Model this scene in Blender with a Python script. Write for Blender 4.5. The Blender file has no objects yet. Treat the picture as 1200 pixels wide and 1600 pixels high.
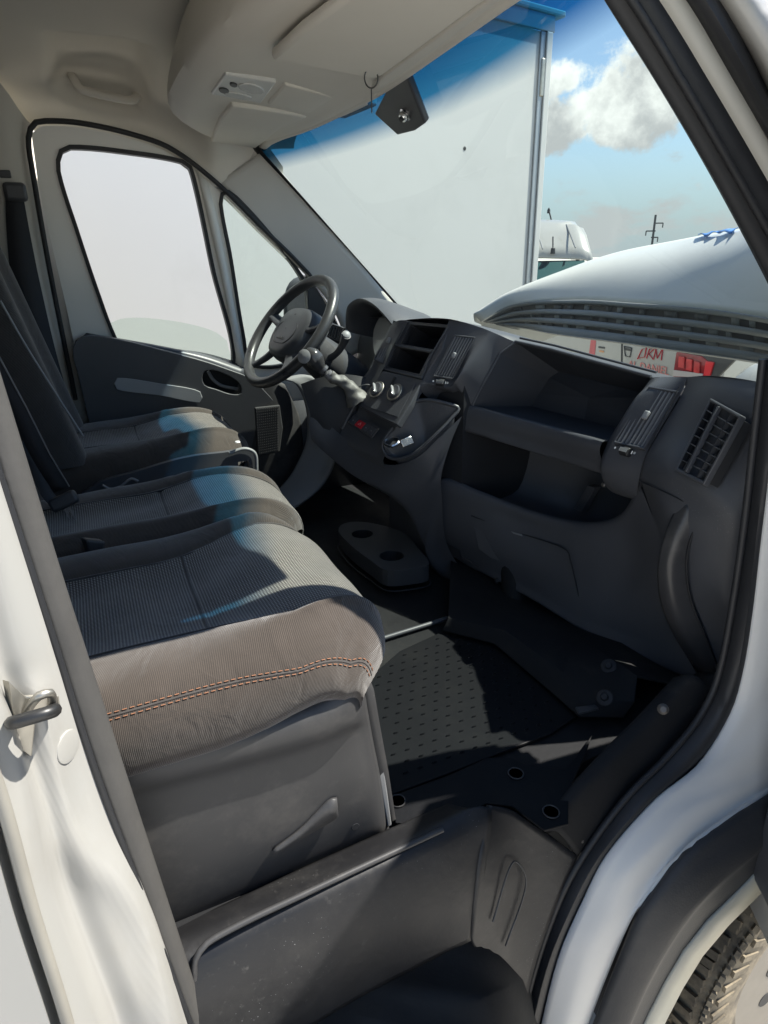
import bpy, bmesh, math, random
from mathutils import Vector, Matrix
from mathutils.geometry import tessellate_polygon
random.seed(7)
S = bpy.context.scene
COL = S.collection
R = math.radians

# ---------------------------------------------------------------- camera, sky, sun, exposure
CAM = Vector((1.516, 0.0, 1.511))
YAW, PIT, ROLL, F = R(65.75), R(21.6), R(-1.05), 1000.0
_r0 = Vector((math.cos(YAW), math.sin(YAW), 0))
FW = Vector((-math.sin(YAW) * math.cos(PIT), math.cos(YAW) * math.cos(PIT), -math.sin(PIT)))
_u0 = _r0.cross(FW)
RT = _r0 * math.cos(ROLL) + _u0 * math.sin(ROLL)
UP = _u0 * math.cos(ROLL) - _r0 * math.sin(ROLL)
cd = bpy.data.cameras.new('camera')
cam = bpy.data.objects.new('camera', cd)
COL.objects.link(cam)
M = Matrix((RT, UP, -FW)).transposed().to_4x4()
M.translation = CAM
cam.matrix_world = M
cd.sensor_fit = 'HORIZONTAL'
cd.sensor_width = 36
cd.lens = 36 * F / 1200
cd.clip_start = 0.02
cd.clip_end = 5000
S.camera = cam

SUN = Vector((0.19, 0.64, 1.0)).normalized()
EXPO = 1.65
SKY_STRENGTH = 0.085
SUN_STRENGTH = 3.2
W = bpy.data.worlds.new('World')
S.world = W
W.use_nodes = True
wn, wl = W.node_tree.nodes, W.node_tree.links
wn.clear()
sky = wn.new('ShaderNodeTexSky')
sky.sky_type = 'NISHITA'
sky.sun_disc = False
sky.sun_elevation = math.asin(SUN.z)
sky.sun_rotation = math.atan2(SUN.x, SUN.y)
sky.air_density = 1.0
sky.dust_density = 0.1
sky.ozone_density = 1.2
bg = wn.new('ShaderNodeBackground')
bg.inputs['Strength'].default_value = SKY_STRENGTH
wo = wn.new('ShaderNodeOutputWorld')
# clouds: procedural cumulus all round the sky
tc = wn.new('ShaderNodeTexCoord')
def wmath(op, a, b=None, clamp=False):
    n = wn.new('ShaderNodeMath'); n.operation = op; n.use_clamp = clamp
    for i, v in enumerate((a, b)):
        if v is None: continue
        if isinstance(v, (int, float)): n.inputs[i].default_value = v
        else: wl.new(v, n.inputs[i])
    return n.outputs[0]
def wvec(op, a, b):
    n = wn.new('ShaderNodeVectorMath'); n.operation = op
    for i, v in enumerate((a, b)):
        if isinstance(v, (tuple, list, Vector)): n.inputs[i].default_value = tuple(v)
        else: wl.new(v, n.inputs[i])
    return n
def wmap(v, a, b, c=0.0, d=1.0, kind='SMOOTHSTEP'):
    n = wn.new('ShaderNodeMapRange'); n.interpolation_type = kind
    wl.new(v, n.inputs[0])
    for i, k in enumerate((a, b, c, d)): n.inputs[i + 1].default_value = k
    return n.outputs[0]
def wnoise(vec, scale, detail=6, rough=0.55):
    n = wn.new('ShaderNodeTexNoise'); n.inputs['Scale'].default_value = scale
    n.inputs['Detail'].default_value = detail; n.inputs['Roughness'].default_value = rough
    wl.new(vec, n.inputs['Vector']); return n.outputs['Fac']
D = tc.outputs['Generated']
sep = wn.new('ShaderNodeSeparateXYZ'); wl.new(D, sep.inputs[0])
nz = wnoise(D, 9.0, 8, 0.62)
def dirof(px, py):
    return (RT * (px - 600) / F + UP * (800 - py) / F + FW).normalized()
def puff(px, py, rx, ry):
    c = dirof(px, py)
    east = Vector((0, 0, 1)).cross(c).normalized(); north = c.cross(east)
    d = wvec('SUBTRACT', D, c).outputs['Vector']
    u = wmath('DIVIDE', wvec('DOT_PRODUCT', d, east).outputs['Value'], rx)
    v = wmath('DIVIDE', wvec('DOT_PRODUCT', d, north).outputs['Value'], ry)
    q = wmath('SQRT', wmath('ADD', wmath('MULTIPLY', u, u), wmath('MULTIPLY', v, v)))
    return wmath('SUBTRACT', 1.0, q), v
dens = None
vv = None
for (x_, y_, a_, b_) in [(925, 165, .125, .062), (1010, 150, .075, .05), (870, 195, .09, .05), (960, 205, .06, .035), (880,130,.06,.035)]:
    p_, v_ = puff(x_, y_, a_, b_)
    if dens is None: dens, vv = p_, v_
    else: dens = wmath('MAXIMUM', dens, p_)
main = wmath('ADD', dens, wmath('MULTIPLY', wmath('SUBTRACT', nz, 0.5), 2.6))
m1 = wmap(main, 0.06, 0.34)
# other clouds by noise all round, thickening towards the horizon
flat = wvec('MULTIPLY', D, (1.0, 1.0, 2.6)).outputs['Vector']
n2 = wnoise(flat, 5.0, 8, 0.6)
hz = wmap(sep.outputs['Z'], 0.0, 0.16, 0.13, -0.12, 'LINEAR')
m2 = wmap(wmath('ADD', n2, hz), 0.56, 0.66, 0.0, 0.9)
mask = wmath('MAXIMUM', m1, m2)
shade_n = wnoise(wvec('ADD', D, (0.0, 0.0, 0.018)).outputs['Vector'], 14.0, 6, 0.6)
lit = wmath('ADD', wmath('MULTIPLY', vv, 0.30), wmath('MULTIPLY', wmath('SUBTRACT', shade_n, 0.5), 2.2))
lit = wmap(lit, -0.42, 0.34)
ccol = wn.new('ShaderNodeMixRGB')
ccol.inputs[1].default_value = (2.5, 2.55, 2.65, 1)
ccol.inputs[2].default_value = (4.9, 4.9, 4.85, 1)
wl.new(lit, ccol.inputs[0])
hsv = wn.new('ShaderNodeHueSaturation'); hsv.inputs['Saturation'].default_value = 1.0; hsv.inputs['Value'].default_value = 0.70
wl.new(sky.outputs[0], hsv.inputs['Color'])
hzm = wn.new('ShaderNodeMixRGB'); hzm.inputs[2].default_value = (1.5, 1.95, 2.45, 1)
wl.new(wmap(sep.outputs['Z'], 0.0, 0.20, 0.85, 0.0), hzm.inputs[0]); wl.new(hsv.outputs[0], hzm.inputs[1])
mixc = wn.new('ShaderNodeMixRGB')
wl.new(mask, mixc.inputs[0]); wl.new(hzm.outputs[0], mixc.inputs[1]); wl.new(ccol.outputs[0], mixc.inputs[2])
wl.new(mixc.outputs[0], bg.inputs['Color'])
wl.new(bg.outputs[0], wo.inputs[0])

sd = bpy.data.lights.new('sun', 'SUN')
sd.energy = SUN_STRENGTH
sd.angle = R(0.53)
sd.color = (1.0, 0.955, 0.87)
sun = bpy.data.objects.new('sun', sd)
COL.objects.link(sun)
sun.rotation_euler = (-SUN).to_track_quat('-Z', 'Y').to_euler()
sun.location = (0, 0, 30)

S.render.engine = 'CYCLES'
S.view_settings.view_transform = 'Standard'
S.view_settings.look = 'None'
S.view_settings.exposure = EXPO
S.view_settings.gamma = 1
S.view_settings.use_curve_mapping = False
S.cycles.max_bounces = 10
S.cycles.transparent_max_bounces = 24
S.cycles.use_denoising = True
S.cycles.caustics_reflective = False
S.cycles.caustics_refractive = False

# ---------------------------------------------------------------- helpers
def at(px, py, x=None, y=None, z=None, n=None, d=None):
    """World point where the ray through a photograph position meets a real plane of the van."""
    r = RT * ((px - 600) / F) + UP * ((800 - py) / F) + FW
    if x is not None: t = (x - CAM.x) / r.x
    elif y is not None: t = (y - CAM.y) / r.y
    elif z is not None: t = (z - CAM.z) / r.z
    else:
        n = Vector(n); t = (d - n.dot(CAM)) / n.dot(r)
    return CAM + r * t
def atx(pts):
    return [at(a, b, x=c) for (a, b, c) in pts]

def cr(pts, n, closed=False):
    """Catmull-Rom resample of a polyline to n points, evenly by chord parameter."""
    P = [Vector(p) for p in pts]
    m = len(P)
    if m < 2: return P
    seg = m if closed else m - 1
    ln = [(P[(i + 1) % m] - P[i]).length + 1e-9 for i in range(seg)]
    tot = sum(ln); out = []
    for k in range(n):
        s = tot * (k / n if closed else k / (n - 1))
        i = 0
        while i < seg - 1 and s > ln[i]:
            s -= ln[i]; i += 1
        t = min(1.0, s / ln[i])
        g = lambda j: P[j % m] if closed else P[max(0, min(m - 1, j))]
        p0, p1, p2, p3 = g(i - 1), g(i), g(i + 1), g(i + 2)
        d12 = ln[i]
        t0 = (p2 - p0) * (d12 / ((p2 - p1).length + (p1 - p0).length + 1e-9))
        t1 = (p3 - p1) * (d12 / ((p3 - p2).length + (p2 - p1).length + 1e-9))
        t2, t3 = t * t, t * t * t
        out.append(p1 * (2 * t3 - 3 * t2 + 1) + t0 * (t3 - 2 * t2 + t) + p2 * (3 * t2 - 2 * t3) + t1 * (t3 - t2))
    return out
def lin(pts, n):
    P = [Vector(p) for p in pts]
    ln = [(P[i + 1] - P[i]).length + 1e-9 for i in range(len(P) - 1)]
    tot = sum(ln); out = []
    for k in range(n):
        s = tot * k / (n - 1); i = 0
        while i < len(ln) - 1 and s > ln[i]:
            s -= ln[i]; i += 1
        out.append(P[i].lerp(P[i + 1], min(1, s / ln[i])))
    return out

def put(o, parent):
    COL.objects.link(o)
    if parent is not None:
        o.parent = parent
        o.matrix_parent_inverse = Matrix.Translation(-world_loc(parent))
    return o
def world_loc(o):
    return Vector(o.get('_w', (0, 0, 0))) if o.type == 'EMPTY' else Vector((0, 0, 0))
EMPTIES = []
def thing(name, loc, label, cat, group=None):
    o = bpy.data.objects.new(name, None)
    COL.objects.link(o)
    o.location = loc
    o['_w'] = tuple(loc)
    o.empty_display_size = 0.1
    EMPTIES.append(o)
    o['label'] = label; o['category'] = cat
    if group: o['group'] = group
    return o
def mesh(name, vs, fs, mat, parent=None, smooth=True, bevel=0.0, seg=2, sub=0, thick=0.0, off=-1.0, uv=None, autos=40):
    me = bpy.data.meshes.new(name)
    me.from_pydata([tuple(v) for v in vs], [], fs)
    if uv is not None:
        l = me.uv_layers.new(name='uv')
        for lp in me.loops: l.data[lp.index].uv = uv[lp.vertex_index]
    me.materials.append(mat)
    for p in me.polygons: p.use_smooth = smooth
    if smooth and autos and autos < 180:
        try: me.set_sharp_from_angle(angle=R(autos))
        except Exception: pass
    o = bpy.data.objects.new(name, me)
    put(o, parent)
    if thick:
        m = o.modifiers.new('solid', 'SOLIDIFY'); m.thickness = thick; m.offset = off; m.use_even_offset = True
    if bevel:
        m = o.modifiers.new('bevel', 'BEVEL'); m.width = bevel; m.segments = seg; m.limit_method = 'ANGLE'; m.angle_limit = R(35)
    if sub:
        m = o.modifiers.new('subd', 'SUBSURF'); m.levels = sub; m.render_levels = sub
    return o
def grid(name, rows, mat, parent=None, nu=0, nv=0, closed=False, thick=0.0, off=-1.0, bevel=0.0, smooth=True, autos=50, linear=False, sub=0):
    """Surface through rows of points; nu points along each row, nv rows."""
    f = (lambda p, n: lin(p, n)) if linear else cr
    if nu: rows = [f(r, nu) if not closed else cr(r, nu, True) for r in rows]
    if nv:
        cols = [cr([r[i] for r in rows], nv) for i in range(len(rows[0]))]
        rows = [[cols[i][j] for i in range(len(cols))] for j in range(nv)]
    nr, nc = len(rows), len(rows[0])
    vs = [v for r in rows for v in r]
    us = [0.0]
    mid = rows[nr // 2]
    for i in range(1, nc): us.append(us[-1] + (mid[i] - mid[i - 1]).length)
    wsv = [0.0]
    for j in range(1, nr): wsv.append(wsv[-1] + (rows[j][nc // 2] - rows[j - 1][nc // 2]).length)
    uv = [(us[i], wsv[j]) for j in range(nr) for i in range(nc)]
    fs = []
    for j in range(nr - 1):
        for i in range(nc if closed else nc - 1):
            a = j * nc + i; b = j * nc + (i + 1) % nc
            fs.append((a, b, b + nc, a + nc))
    if not closed:          # faces look towards the side the cab is seen from, thickness goes behind them
        vote = 0.0
        for f in fs[::max(1, len(fs) // 60)]:
            p0, p1, p2, p3 = (vs[k] for k in f)
            nn = (p2 - p0).cross(p3 - p1)
            c_ = (p0 + p2) / 2
            vote += nn.dot((CAM - c_).normalized())
        if vote < 0: fs = [tuple(reversed(f)) for f in fs]
    return mesh(name, vs, fs, mat, parent, smooth, bevel, 2, sub, thick, off, uv, autos)
def plate(name, outer, holes, nrm, mat, parent=None, bevel=0.0, smooth=False, seg=2):
    """Flat plate (outer loop, hole loops of points) extruded by the vector nrm."""
    nrm = Vector(nrm)
    loops = [[Vector(p) for p in outer]] + [[Vector(p) for p in h] for h in holes]
    flat = [p for l in loops for p in l]
    tris = tessellate_polygon(loops)
    N = len(flat)
    vs = flat + [p + nrm for p in flat]
    fs = []
    for t in tris:
        fs.append(tuple(t)); fs.append(tuple(N + k for k in reversed(t)))
    k = 0
    for l in loops:
        m = len(l)
        for i in range(m):
            a, b = k + i, k + (i + 1) % m
            fs.append((a, b, b + N, a + N))
        k += m
    me = bpy.data.meshes.new(name)
    bm = bmesh.new()
    bv = [bm.verts.new(v) for v in vs]
    for f in fs:
        try: bm.faces.new([bv[i] for i in f])
        except ValueError: pass
    bmesh.ops.recalc_face_normals(bm, faces=bm.faces)
    bmesh.ops.dissolve_limit(bm, angle_limit=R(1.0), verts=bm.verts, edges=bm.edges) if not holes else None
    bm.to_mesh(me); bm.free()
    me.materials.append(mat)
    for p in me.polygons: p.use_smooth = smooth
    if smooth: me.set_sharp_from_angle(angle=R(35))
    o = bpy.data.objects.new(name, me)
    put(o, parent)
    if bevel:
        m = o.modifiers.new('bevel', 'BEVEL'); m.width = bevel; m.segments = seg; m.limit_method = 'ANGLE'; m.angle_limit = R(50)
    return o
def tube(name, pts, r, mat, parent=None, n=10, closed=False, res=0, flat=1.0, caps=True):
    """Sweep a circle (or ellipse, flat<1) along points; r is a number or a list."""
    P = [Vector(p) for p in pts]
    if res: 
        P = cr(P, res, closed)
    m = len(P)
    rr = r if isinstance(r, (list, tuple)) else [r] * m
    if len(rr) != m:
        rr = [rr[min(len(rr) - 1, int(i * (len(rr) - 1) / (m - 1)))] + 0 for i in range(m)] if len(rr) < 2 else [rr[int(i * (len(rr) - 1) / (m - 1))] * (1 - (i * (len(rr) - 1) / (m - 1)) % 1) + rr[min(len(rr) - 1, int(i * (len(rr) - 1) / (m - 1)) + 1)] * ((i * (len(rr) - 1) / (m - 1)) % 1) for i in range(m)]
    vs = []; fs = []
    up = None
    for i in range(m):
        a = P[(i - 1) % m] if closed or i > 0 else P[i]
        b = P[(i + 1) % m] if closed or i < m - 1 else P[i]
        t = (b - a).normalized()
        if up is None:
            up = Vector((0, 0, 1)) if abs(t.z) < 0.9 else Vector((1, 0, 0))
        s = t.cross(up).normalized(); up = s.cross(t).normalized()
        for k in range(n):
            an = 2 * math.pi * k / n
            vs.append(P[i] + s * (math.cos(an) * rr[i]) + up * (math.sin(an) * rr[i] * flat))
    for i in range(m if closed else m - 1):
        for k in range(n):
            a = i * n + k; b = i * n + (k + 1) % n
            c = ((i + 1) % m) * n + (k + 1) % n; d = ((i + 1) % m) * n + k
            fs.append((a, b, c, d))
    if not closed and caps:
        fs.append(tuple(range(n - 1, -1, -1))); fs.append(tuple((m - 1) * n + k for k in range(n)))
    return mesh(name, vs, fs, mat, parent, True, autos=60)
def lathe(name, prof, origin, axis, mat, parent=None, n=32, sharp=35, open_top=False):
    """Revolve (radius, height) pairs about the axis through origin."""
    q = Vector(axis).normalized().to_track_quat('Z', 'Y').to_matrix()
    vs = []; fs = []
    for (r, h) in prof:
        for k in range(n):
            a = 2 * math.pi * k / n
            vs.append(Vector(origin) + q @ Vector((r * math.cos(a), r * math.sin(a), h)))
    for j in range(len(prof) - 1):
        for k in range(n):
            a = j * n + k; b = j * n + (k + 1) % n
            fs.append((a, b, b + n, a + n))
    if prof[0][0] > 1e-5 and not open_top: fs.append(tuple(range(n - 1, -1, -1)))
    if prof[-1][0] > 1e-5: fs.append(tuple((len(prof) - 1) * n + k for k in range(n)))
    return mesh(name, vs, fs, mat, parent, True, autos=sharp)
def box(name, c, size, mat, parent=None, rot=None, bevel=0.0, seg=2):
    hx, hy, hz = size[0] / 2, size[1] / 2, size[2] / 2
    vs = [Vector((sx * hx, sy * hy, sz * hz)) for sz in (-1, 1) for sy in (-1, 1) for sx in (-1, 1)]
    if rot is not None:
        vs = [rot @ v for v in vs]
    vs = [v + Vector(c) for v in vs]
    fs = [(0, 2, 3, 1), (4, 5, 7, 6), (0, 1, 5, 4), (2, 6, 7, 3), (0, 4, 6, 2), (1, 3, 7, 5)]
    return mesh(name, vs, fs, mat, parent, bool(bevel), bevel, seg, autos=30)
def frame3(ex, ey):
    """rotation matrix with columns ex, ey, ex x ey"""
    ex = Vector(ex).normalized(); ez = ex.cross(Vector(ey)).normalized(); ey = ez.cross(ex)
    return Matrix((ex, ey, ez)).transposed()
def dup(o, parent, shift):
    c = o.copy(); COL.objects.link(c)
    c.parent = parent; c.matrix_parent_inverse = o.matrix_parent_inverse.copy()
    c.location = Vector(o.location) + Vector(shift)
    return c
def quad_lerp(tl, tr, br, bl, u, v):
    return tl.lerp(tr, u).lerp(bl.lerp(br, u), v)
def rrect(c, ex, ey, w, h, r, n=5):
    """rounded rectangle loop, centre c, axes ex, ey"""
    out = []
    for (sx, sy, a0) in ((1, 1, 0), (-1, 1, 90), (-1, -1, 180), (1, -1, 270)):
        for k in range(n + 1):
            a = R(a0 + 90 * k / n)
            out.append(c + ex * (sx * (w / 2 - r) + r * math.cos(a)) + ey * (sy * (h / 2 - r) + r * math.sin(a)))
    return out

# ---------------------------------------------------------------- materials
def mat(name, col, rough=0.5, metal=0.0, var=0.0, vscale=12.0, bump=0.0, bscale=300.0, spec=0.5, coat=0.0, dirt=None, dscale=6.0, dlo=0.52, dhi=0.7, rvar=0.0):
    m = bpy.data.materials.new(name); m.use_nodes = True
    nt = m.node_tree; N = nt.nodes; L = nt.links
    b = N['Principled BSDF']
    b.inputs['Base Color'].default_value = (*col, 1)
    b.inputs['Roughness'].default_value = rough
    b.inputs['Metallic'].default_value = metal
    b.inputs['Specular IOR Level'].default_value = spec
    b.inputs['Coat Weight'].default_value = coat
    b.inputs['Coat Roughness'].default_value = 0.08
    t = N.new('ShaderNodeTexCoord')
    cur = None
    if var:
        n = N.new('ShaderNodeTexNoise'); n.inputs['Scale'].default_value = vscale; n.inputs['Detail'].default_value = 6
        L.new(t.outputs['Object'], n.inputs['Vector'])
        x = N.new('ShaderNodeMixRGB')
        x.inputs[1].default_value = (*[c * (1 - var) for c in col], 1)
        x.inputs[2].default_value = (*[min(1, c * (1 + var)) for c in col], 1)
        L.new(n.outputs['Fac'], x.inputs[0]); cur = x.outputs[0]
        if rvar:
            mr = N.new('ShaderNodeMapRange'); L.new(n.outputs['Fac'], mr.inputs[0])
            mr.inputs[1].default_value = 0.3; mr.inputs[2].default_value = 0.7
            mr.inputs[3].default_value = max(0.03, rough - rvar); mr.inputs[4].default_value = min(1, rough + rvar)
            L.new(mr.outputs[0], b.inputs['Roughness'])
    if dirt:
        n = N.new('ShaderNodeTexNoise'); n.inputs['Scale'].default_value = dscale; n.inputs['Detail'].default_value = 9; n.inputs['Roughness'].default_value = 0.7
        L.new(t.outputs['Object'], n.inputs['Vector'])
        mr = N.new('ShaderNodeMapRange'); L.new(n.outputs['Fac'], mr.inputs[0])
        mr.inputs[1].default_value = dlo; mr.inputs[2].default_value = dhi
        mr.inputs[4].default_value = dirt[3] if len(dirt) > 3 else 1.0
        x = N.new('ShaderNodeMixRGB'); L.new(mr.outputs[0], x.inputs[0])
        if cur is not None: L.new(cur, x.inputs[1])
        else: x.inputs[1].default_value = (*col, 1)
        x.inputs[2].default_value = (*dirt[:3], 1); cur = x.outputs[0]
    if cur is not None: L.new(cur, b.inputs['Base Color'])
    if bump:
        n = N.new('ShaderNodeTexNoise'); n.inputs['Scale'].default_value = bscale; n.inputs['Detail'].default_value = 3
        L.new(t.outputs['Object'], n.inputs['Vector'])
        bp = N.new('ShaderNodeBump'); bp.inputs['Strength'].default_value = bump; bp.inputs['Distance'].default_value = 0.002
        L.new(n.outputs['Fac'], bp.inputs['Height']); L.new(bp.outputs[0], b.inputs['Normal'])
    return m
def specks(m, scale=220.0, thr=0.09, col=(0.35, 0.35, 0.36), amount=0.8):
    """fine pale dust specks over an existing material"""
    nt = m.node_tree; N = nt.nodes; L = nt.links; b = N['Principled BSDF']
    t = N.new('ShaderNodeTexCoord'); v = N.new('ShaderNodeTexVoronoi'); v.inputs['Scale'].default_value = scale
    L.new(t.outputs['Object'], v.inputs['Vector'])
    n = N.new('ShaderNodeTexNoise'); n.inputs['Scale'].default_value = 7; n.inputs['Detail'].default_value = 4
    L.new(t.outputs['Object'], n.inputs['Vector'])
    k = N.new('ShaderNodeMapRange'); L.new(n.outputs['Fac'], k.inputs[0])
    k.inputs[1].default_value = 0.45; k.inputs[2].default_value = 0.75; k.inputs[3].default_value = 0.0; k.inputs[4].default_value = thr * 3
    lt = N.new('ShaderNodeMath'); lt.operation = 'LESS_THAN'
    L.new(v.outputs['Distance'], lt.inputs[0]); L.new(k.outputs[0], lt.inputs[1])
    ml = N.new('ShaderNodeMath'); ml.operation = 'MULTIPLY'; L.new(lt.outputs[0], ml.inputs[0]); ml.inputs[1].default_value = amount
    x = N.new('ShaderNodeMixRGB'); L.new(ml.outputs[0], x.inputs[0])
    src = b.inputs['Base Color'].links
    if src: L.new(src[0].from_socket, x.inputs[1])
    else: x.inputs[1].default_value = b.inputs['Base Color'].default_value
    x.inputs[2].default_value = (*col, 1)
    L.new(x.outputs[0], b.inputs['Base Color'])
    return m
def emission_free_glass(name, tint, refl=0.9, band=None, rough=0.0, ior=1.5):
    m = bpy.data.materials.new(name); m.use_nodes = True
    nt = m.node_tree; N = nt.nodes; L = nt.links
    N.remove(N['Principled BSDF'])
    tr = N.new('ShaderNodeBsdfTransparent'); gl = N.new('ShaderNodeBsdfGlossy'); gl.inputs['Roughness'].default_value = rough
    fr = N.new('ShaderNodeLayerWeight'); fr.inputs['Blend'].default_value = 0.5
    pw = N.new('ShaderNodeMath'); pw.operation = 'POWER'; pw.inputs[1].default_value = 4.5
    L.new(fr.outputs['Facing'], pw.inputs[0])
    mu = N.new('ShaderNodeMath'); mu.operation = 'MULTIPLY_ADD'; mu.inputs[1].default_value = refl; mu.inputs[2].default_value = 0.025
    L.new(pw.outputs[0], mu.inputs[0])
    mx = N.new('ShaderNodeMixShader'); L.new(mu.outputs[0], mx.inputs[0]); L.new(tr.outputs[0], mx.inputs[1]); L.new(gl.outputs[0], mx.inputs[2])
    L.new(mx.outputs[0], N['Material Output'].inputs[0])
    tr.inputs[0].default_value = (*tint, 1)
    if band:
        z0, z1, z2, bcol, dcol = band
        t = N.new('ShaderNodeTexCoord'); s = N.new('ShaderNodeSeparateXYZ'); L.new(t.outputs['Object'], s.inputs[0])
        rp = N.new('ShaderNodeMapRange'); rp.interpolation_type = 'LINEAR'
        L.new(s.outputs['Z'], rp.inputs[0]); rp.inputs[1].default_value = z0; rp.inputs[2].default_value = z2
        cr_ = N.new('ShaderNodeValToRGB'); L.new(rp.outputs[0], cr_.inputs[0])
        e = cr_.color_ramp.elements
        e[0].position = 0.0; e[0].color = (*tint, 1)
        e[1].position = 1.0; e[1].color = (*dcol, 1)
        k = e.new((z1 - z0) / (z2 - z0)); k.color = (*bcol, 1)
        L.new(cr_.outputs[0], tr.inputs[0])
    return m
def fabric(name, dark, light, dots=True, period=0.006, orange=None):
    m = bpy.data.materials.new(name); m.use_nodes = True
    nt = m.node_tree; N = nt.nodes; L = nt.links; b = N['Principled BSDF']
    b.inputs['Roughness'].default_value = 0.95; b.inputs['Specular IOR Level'].default_value = 0.12
    b.inputs['Sheen Weight'].default_value = 0.35; b.inputs['Sheen Roughness'].default_value = 0.5
    u = N.new('ShaderNodeUVMap'); u.uv_map = 'uv'
    s = N.new('ShaderNodeSeparateXYZ'); L.new(u.outputs[0], s.inputs[0])
    def mth(op, a, bb=None):
        n = N.new('ShaderNodeMath'); n.operation = op
        for i, v in enumerate((a, bb)):
            if v is None: continue
            if isinstance(v, (int, float)): n.inputs[i].default_value = v
            else: L.new(v, n.inputs[i])
        return n.outputs[0]
    k = 2 * math.pi / period
    if dots:
        a = mth('SINE', mth('MULTIPLY', mth('ADD', s.outputs[0], s.outputs[1]), k * 0.7))
        c = mth('SINE', mth('MULTIPLY', mth('SUBTRACT', s.outputs[0], s.outputs[1]), k * 0.7))
        h = mth('MULTIPLY', a, c)
        lo, hi = 0.12, 0.45
    else:
        a = mth('SINE', mth('MULTIPLY', mth('ADD', mth('MULTIPLY', s.outputs[0], 0.35), s.outputs[1]), k))
        h = a; lo, hi = -0.4, 0.9
    mr = N.new('ShaderNodeMapRange'); L.new(h, mr.inputs[0]); mr.inputs[1].default_value = lo; mr.inputs[2].default_value = hi
    x = N.new('ShaderNodeMixRGB'); L.new(mr.outputs[0], x.inputs[0]); x.inputs[1].default_value = (*dark, 1); x.inputs[2].default_value = (*light, 1)
    t = N.new('ShaderNodeTexCoord'); n = N.new('ShaderNodeTexNoise'); n.inputs['Scale'].default_value = 18; n.inputs['Detail'].default_value = 6
    L.new(t.outputs['Object'], n.inputs['Vector'])
    hs = N.new('ShaderNodeMixRGB'); hs.blend_type = 'MULTIPLY'; hs.inputs[0].default_value = 0.35
    L.new(x.outputs[0], hs.inputs[1]); L.new(n.outputs['Fac'], hs.inputs[2])
    L.new(hs.outputs[0], b.inputs['Base Color'])
    bp = N.new('ShaderNodeBump'); bp.inputs['Strength'].default_value = 0.35; bp.inputs['Distance'].default_value = 0.0012
    L.new(h, bp.inputs['Height'])
    mp_ = N.new('ShaderNodeMapping'); mp_.inputs['Scale'].default_value = (9, 22, 22); L.new(t.outputs['Object'], mp_.inputs['Vector'])
    n2_ = N.new('ShaderNodeTexNoise'); n2_.inputs['Scale'].default_value = 1.0; n2_.inputs['Detail'].default_value = 3; n2_.inputs['Distortion'].default_value = 0.8
    L.new(mp_.outputs[0], n2_.inputs['Vector'])
    b2_ = N.new('ShaderNodeBump'); b2_.inputs['Strength'].default_value = 0.55; b2_.inputs['Distance'].default_value = 0.008
    L.new(n2_.outputs['Fac'], b2_.inputs['Height']); L.new(bp.outputs[0], b2_.inputs['Normal']); L.new(b2_.outputs[0], b.inputs['Normal'])
    return m
def scuffs(m, scale=(6, 60, 90), col=(0.16, 0.155, 0.15), amount=0.5, lo=0.62, hi=0.72, rot=0.5):
    """pale directional scratches and scuffs over a material"""
    nt = m.node_tree; N = nt.nodes; L = nt.links; b = N['Principled BSDF']
    t = N.new('ShaderNodeTexCoord'); mp = N.new('ShaderNodeMapping'); mp.inputs['Scale'].default_value = scale; mp.inputs['Rotation'].default_value = (rot, rot * .6, rot * .3)
    L.new(t.outputs['Object'], mp.inputs['Vector'])
    n = N.new('ShaderNodeTexNoise'); n.inputs['Scale'].default_value = 1.0; n.inputs['Detail'].default_value = 8; n.inputs['Roughness'].default_value = 0.65
    L.new(mp.outputs[0], n.inputs['Vector'])
    n2 = N.new('ShaderNodeTexNoise'); n2.inputs['Scale'].default_value = 5; n2.inputs['Detail'].default_value = 3; L.new(t.outputs['Object'], n2.inputs['Vector'])
    k = N.new('ShaderNodeMapRange'); L.new(n.outputs['Fac'], k.inputs[0]); k.inputs[1].default_value = lo; k.inputs[2].default_value = hi
    k2 = N.new('ShaderNodeMapRange'); L.new(n2.outputs['Fac'], k2.inputs[0]); k2.inputs[1].default_value = 0.4; k2.inputs[2].default_value = 0.65; k2.inputs[4].default_value = amount
    ml = N.new('ShaderNodeMath'); ml.operation = 'MULTIPLY'; L.new(k.outputs[0], ml.inputs[0]); L.new(k2.outputs[0], ml.inputs[1])
    x = N.new('ShaderNodeMixRGB'); L.new(ml.outputs[0], x.inputs[0])
    src = b.inputs['Base Color'].links
    if src: L.new(src[0].from_socket, x.inputs[1])
    else: x.inputs[1].default_value = b.inputs['Base Color'].default_value
    x.inputs[2].default_value = (*col, 1); L.new(x.outputs[0], b.inputs['Base Color'])
    return m

PAINT = mat('white_paint_sun_dimmed', (0.385, 0.38, 0.36), 0.28, var=0.03, vscale=5, coat=0.4, dirt=(0.33, 0.30, 0.25, 0.35), dscale=5, dlo=0.5, dhi=0.8)  # outdoor copy of the vehicle white, strong sunlight offset in a darker base
PAINT_IN = mat('white_paint_shade_lifted', (0.86, 0.84, 0.78), 0.35, var=0.04, vscale=4, coat=0.2)  # cab copy of the same white, base lightened against the shade inside
PAINT_SKIN = mat('dusty_white_shade_lifted', (0.72, 0.715, 0.69), 0.35, var=0.05, vscale=3, coat=0.2, dirt=(0.58, 0.565, 0.53, 0.5), dscale=3, dlo=0.45, dhi=0.8)  # bonnet and fender copy, base lightened against shade; dust patches on top
BEIGE = mat('headliner_plastic', (0.77, 0.735, 0.665), 0.7, var=0.05, vscale=7, bump=0.05, bscale=500)
BEIGE2 = mat('headliner_fabric', (0.80, 0.76, 0.68), 0.9, var=0.05, vscale=5, bump=0.12, bscale=700)
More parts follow.
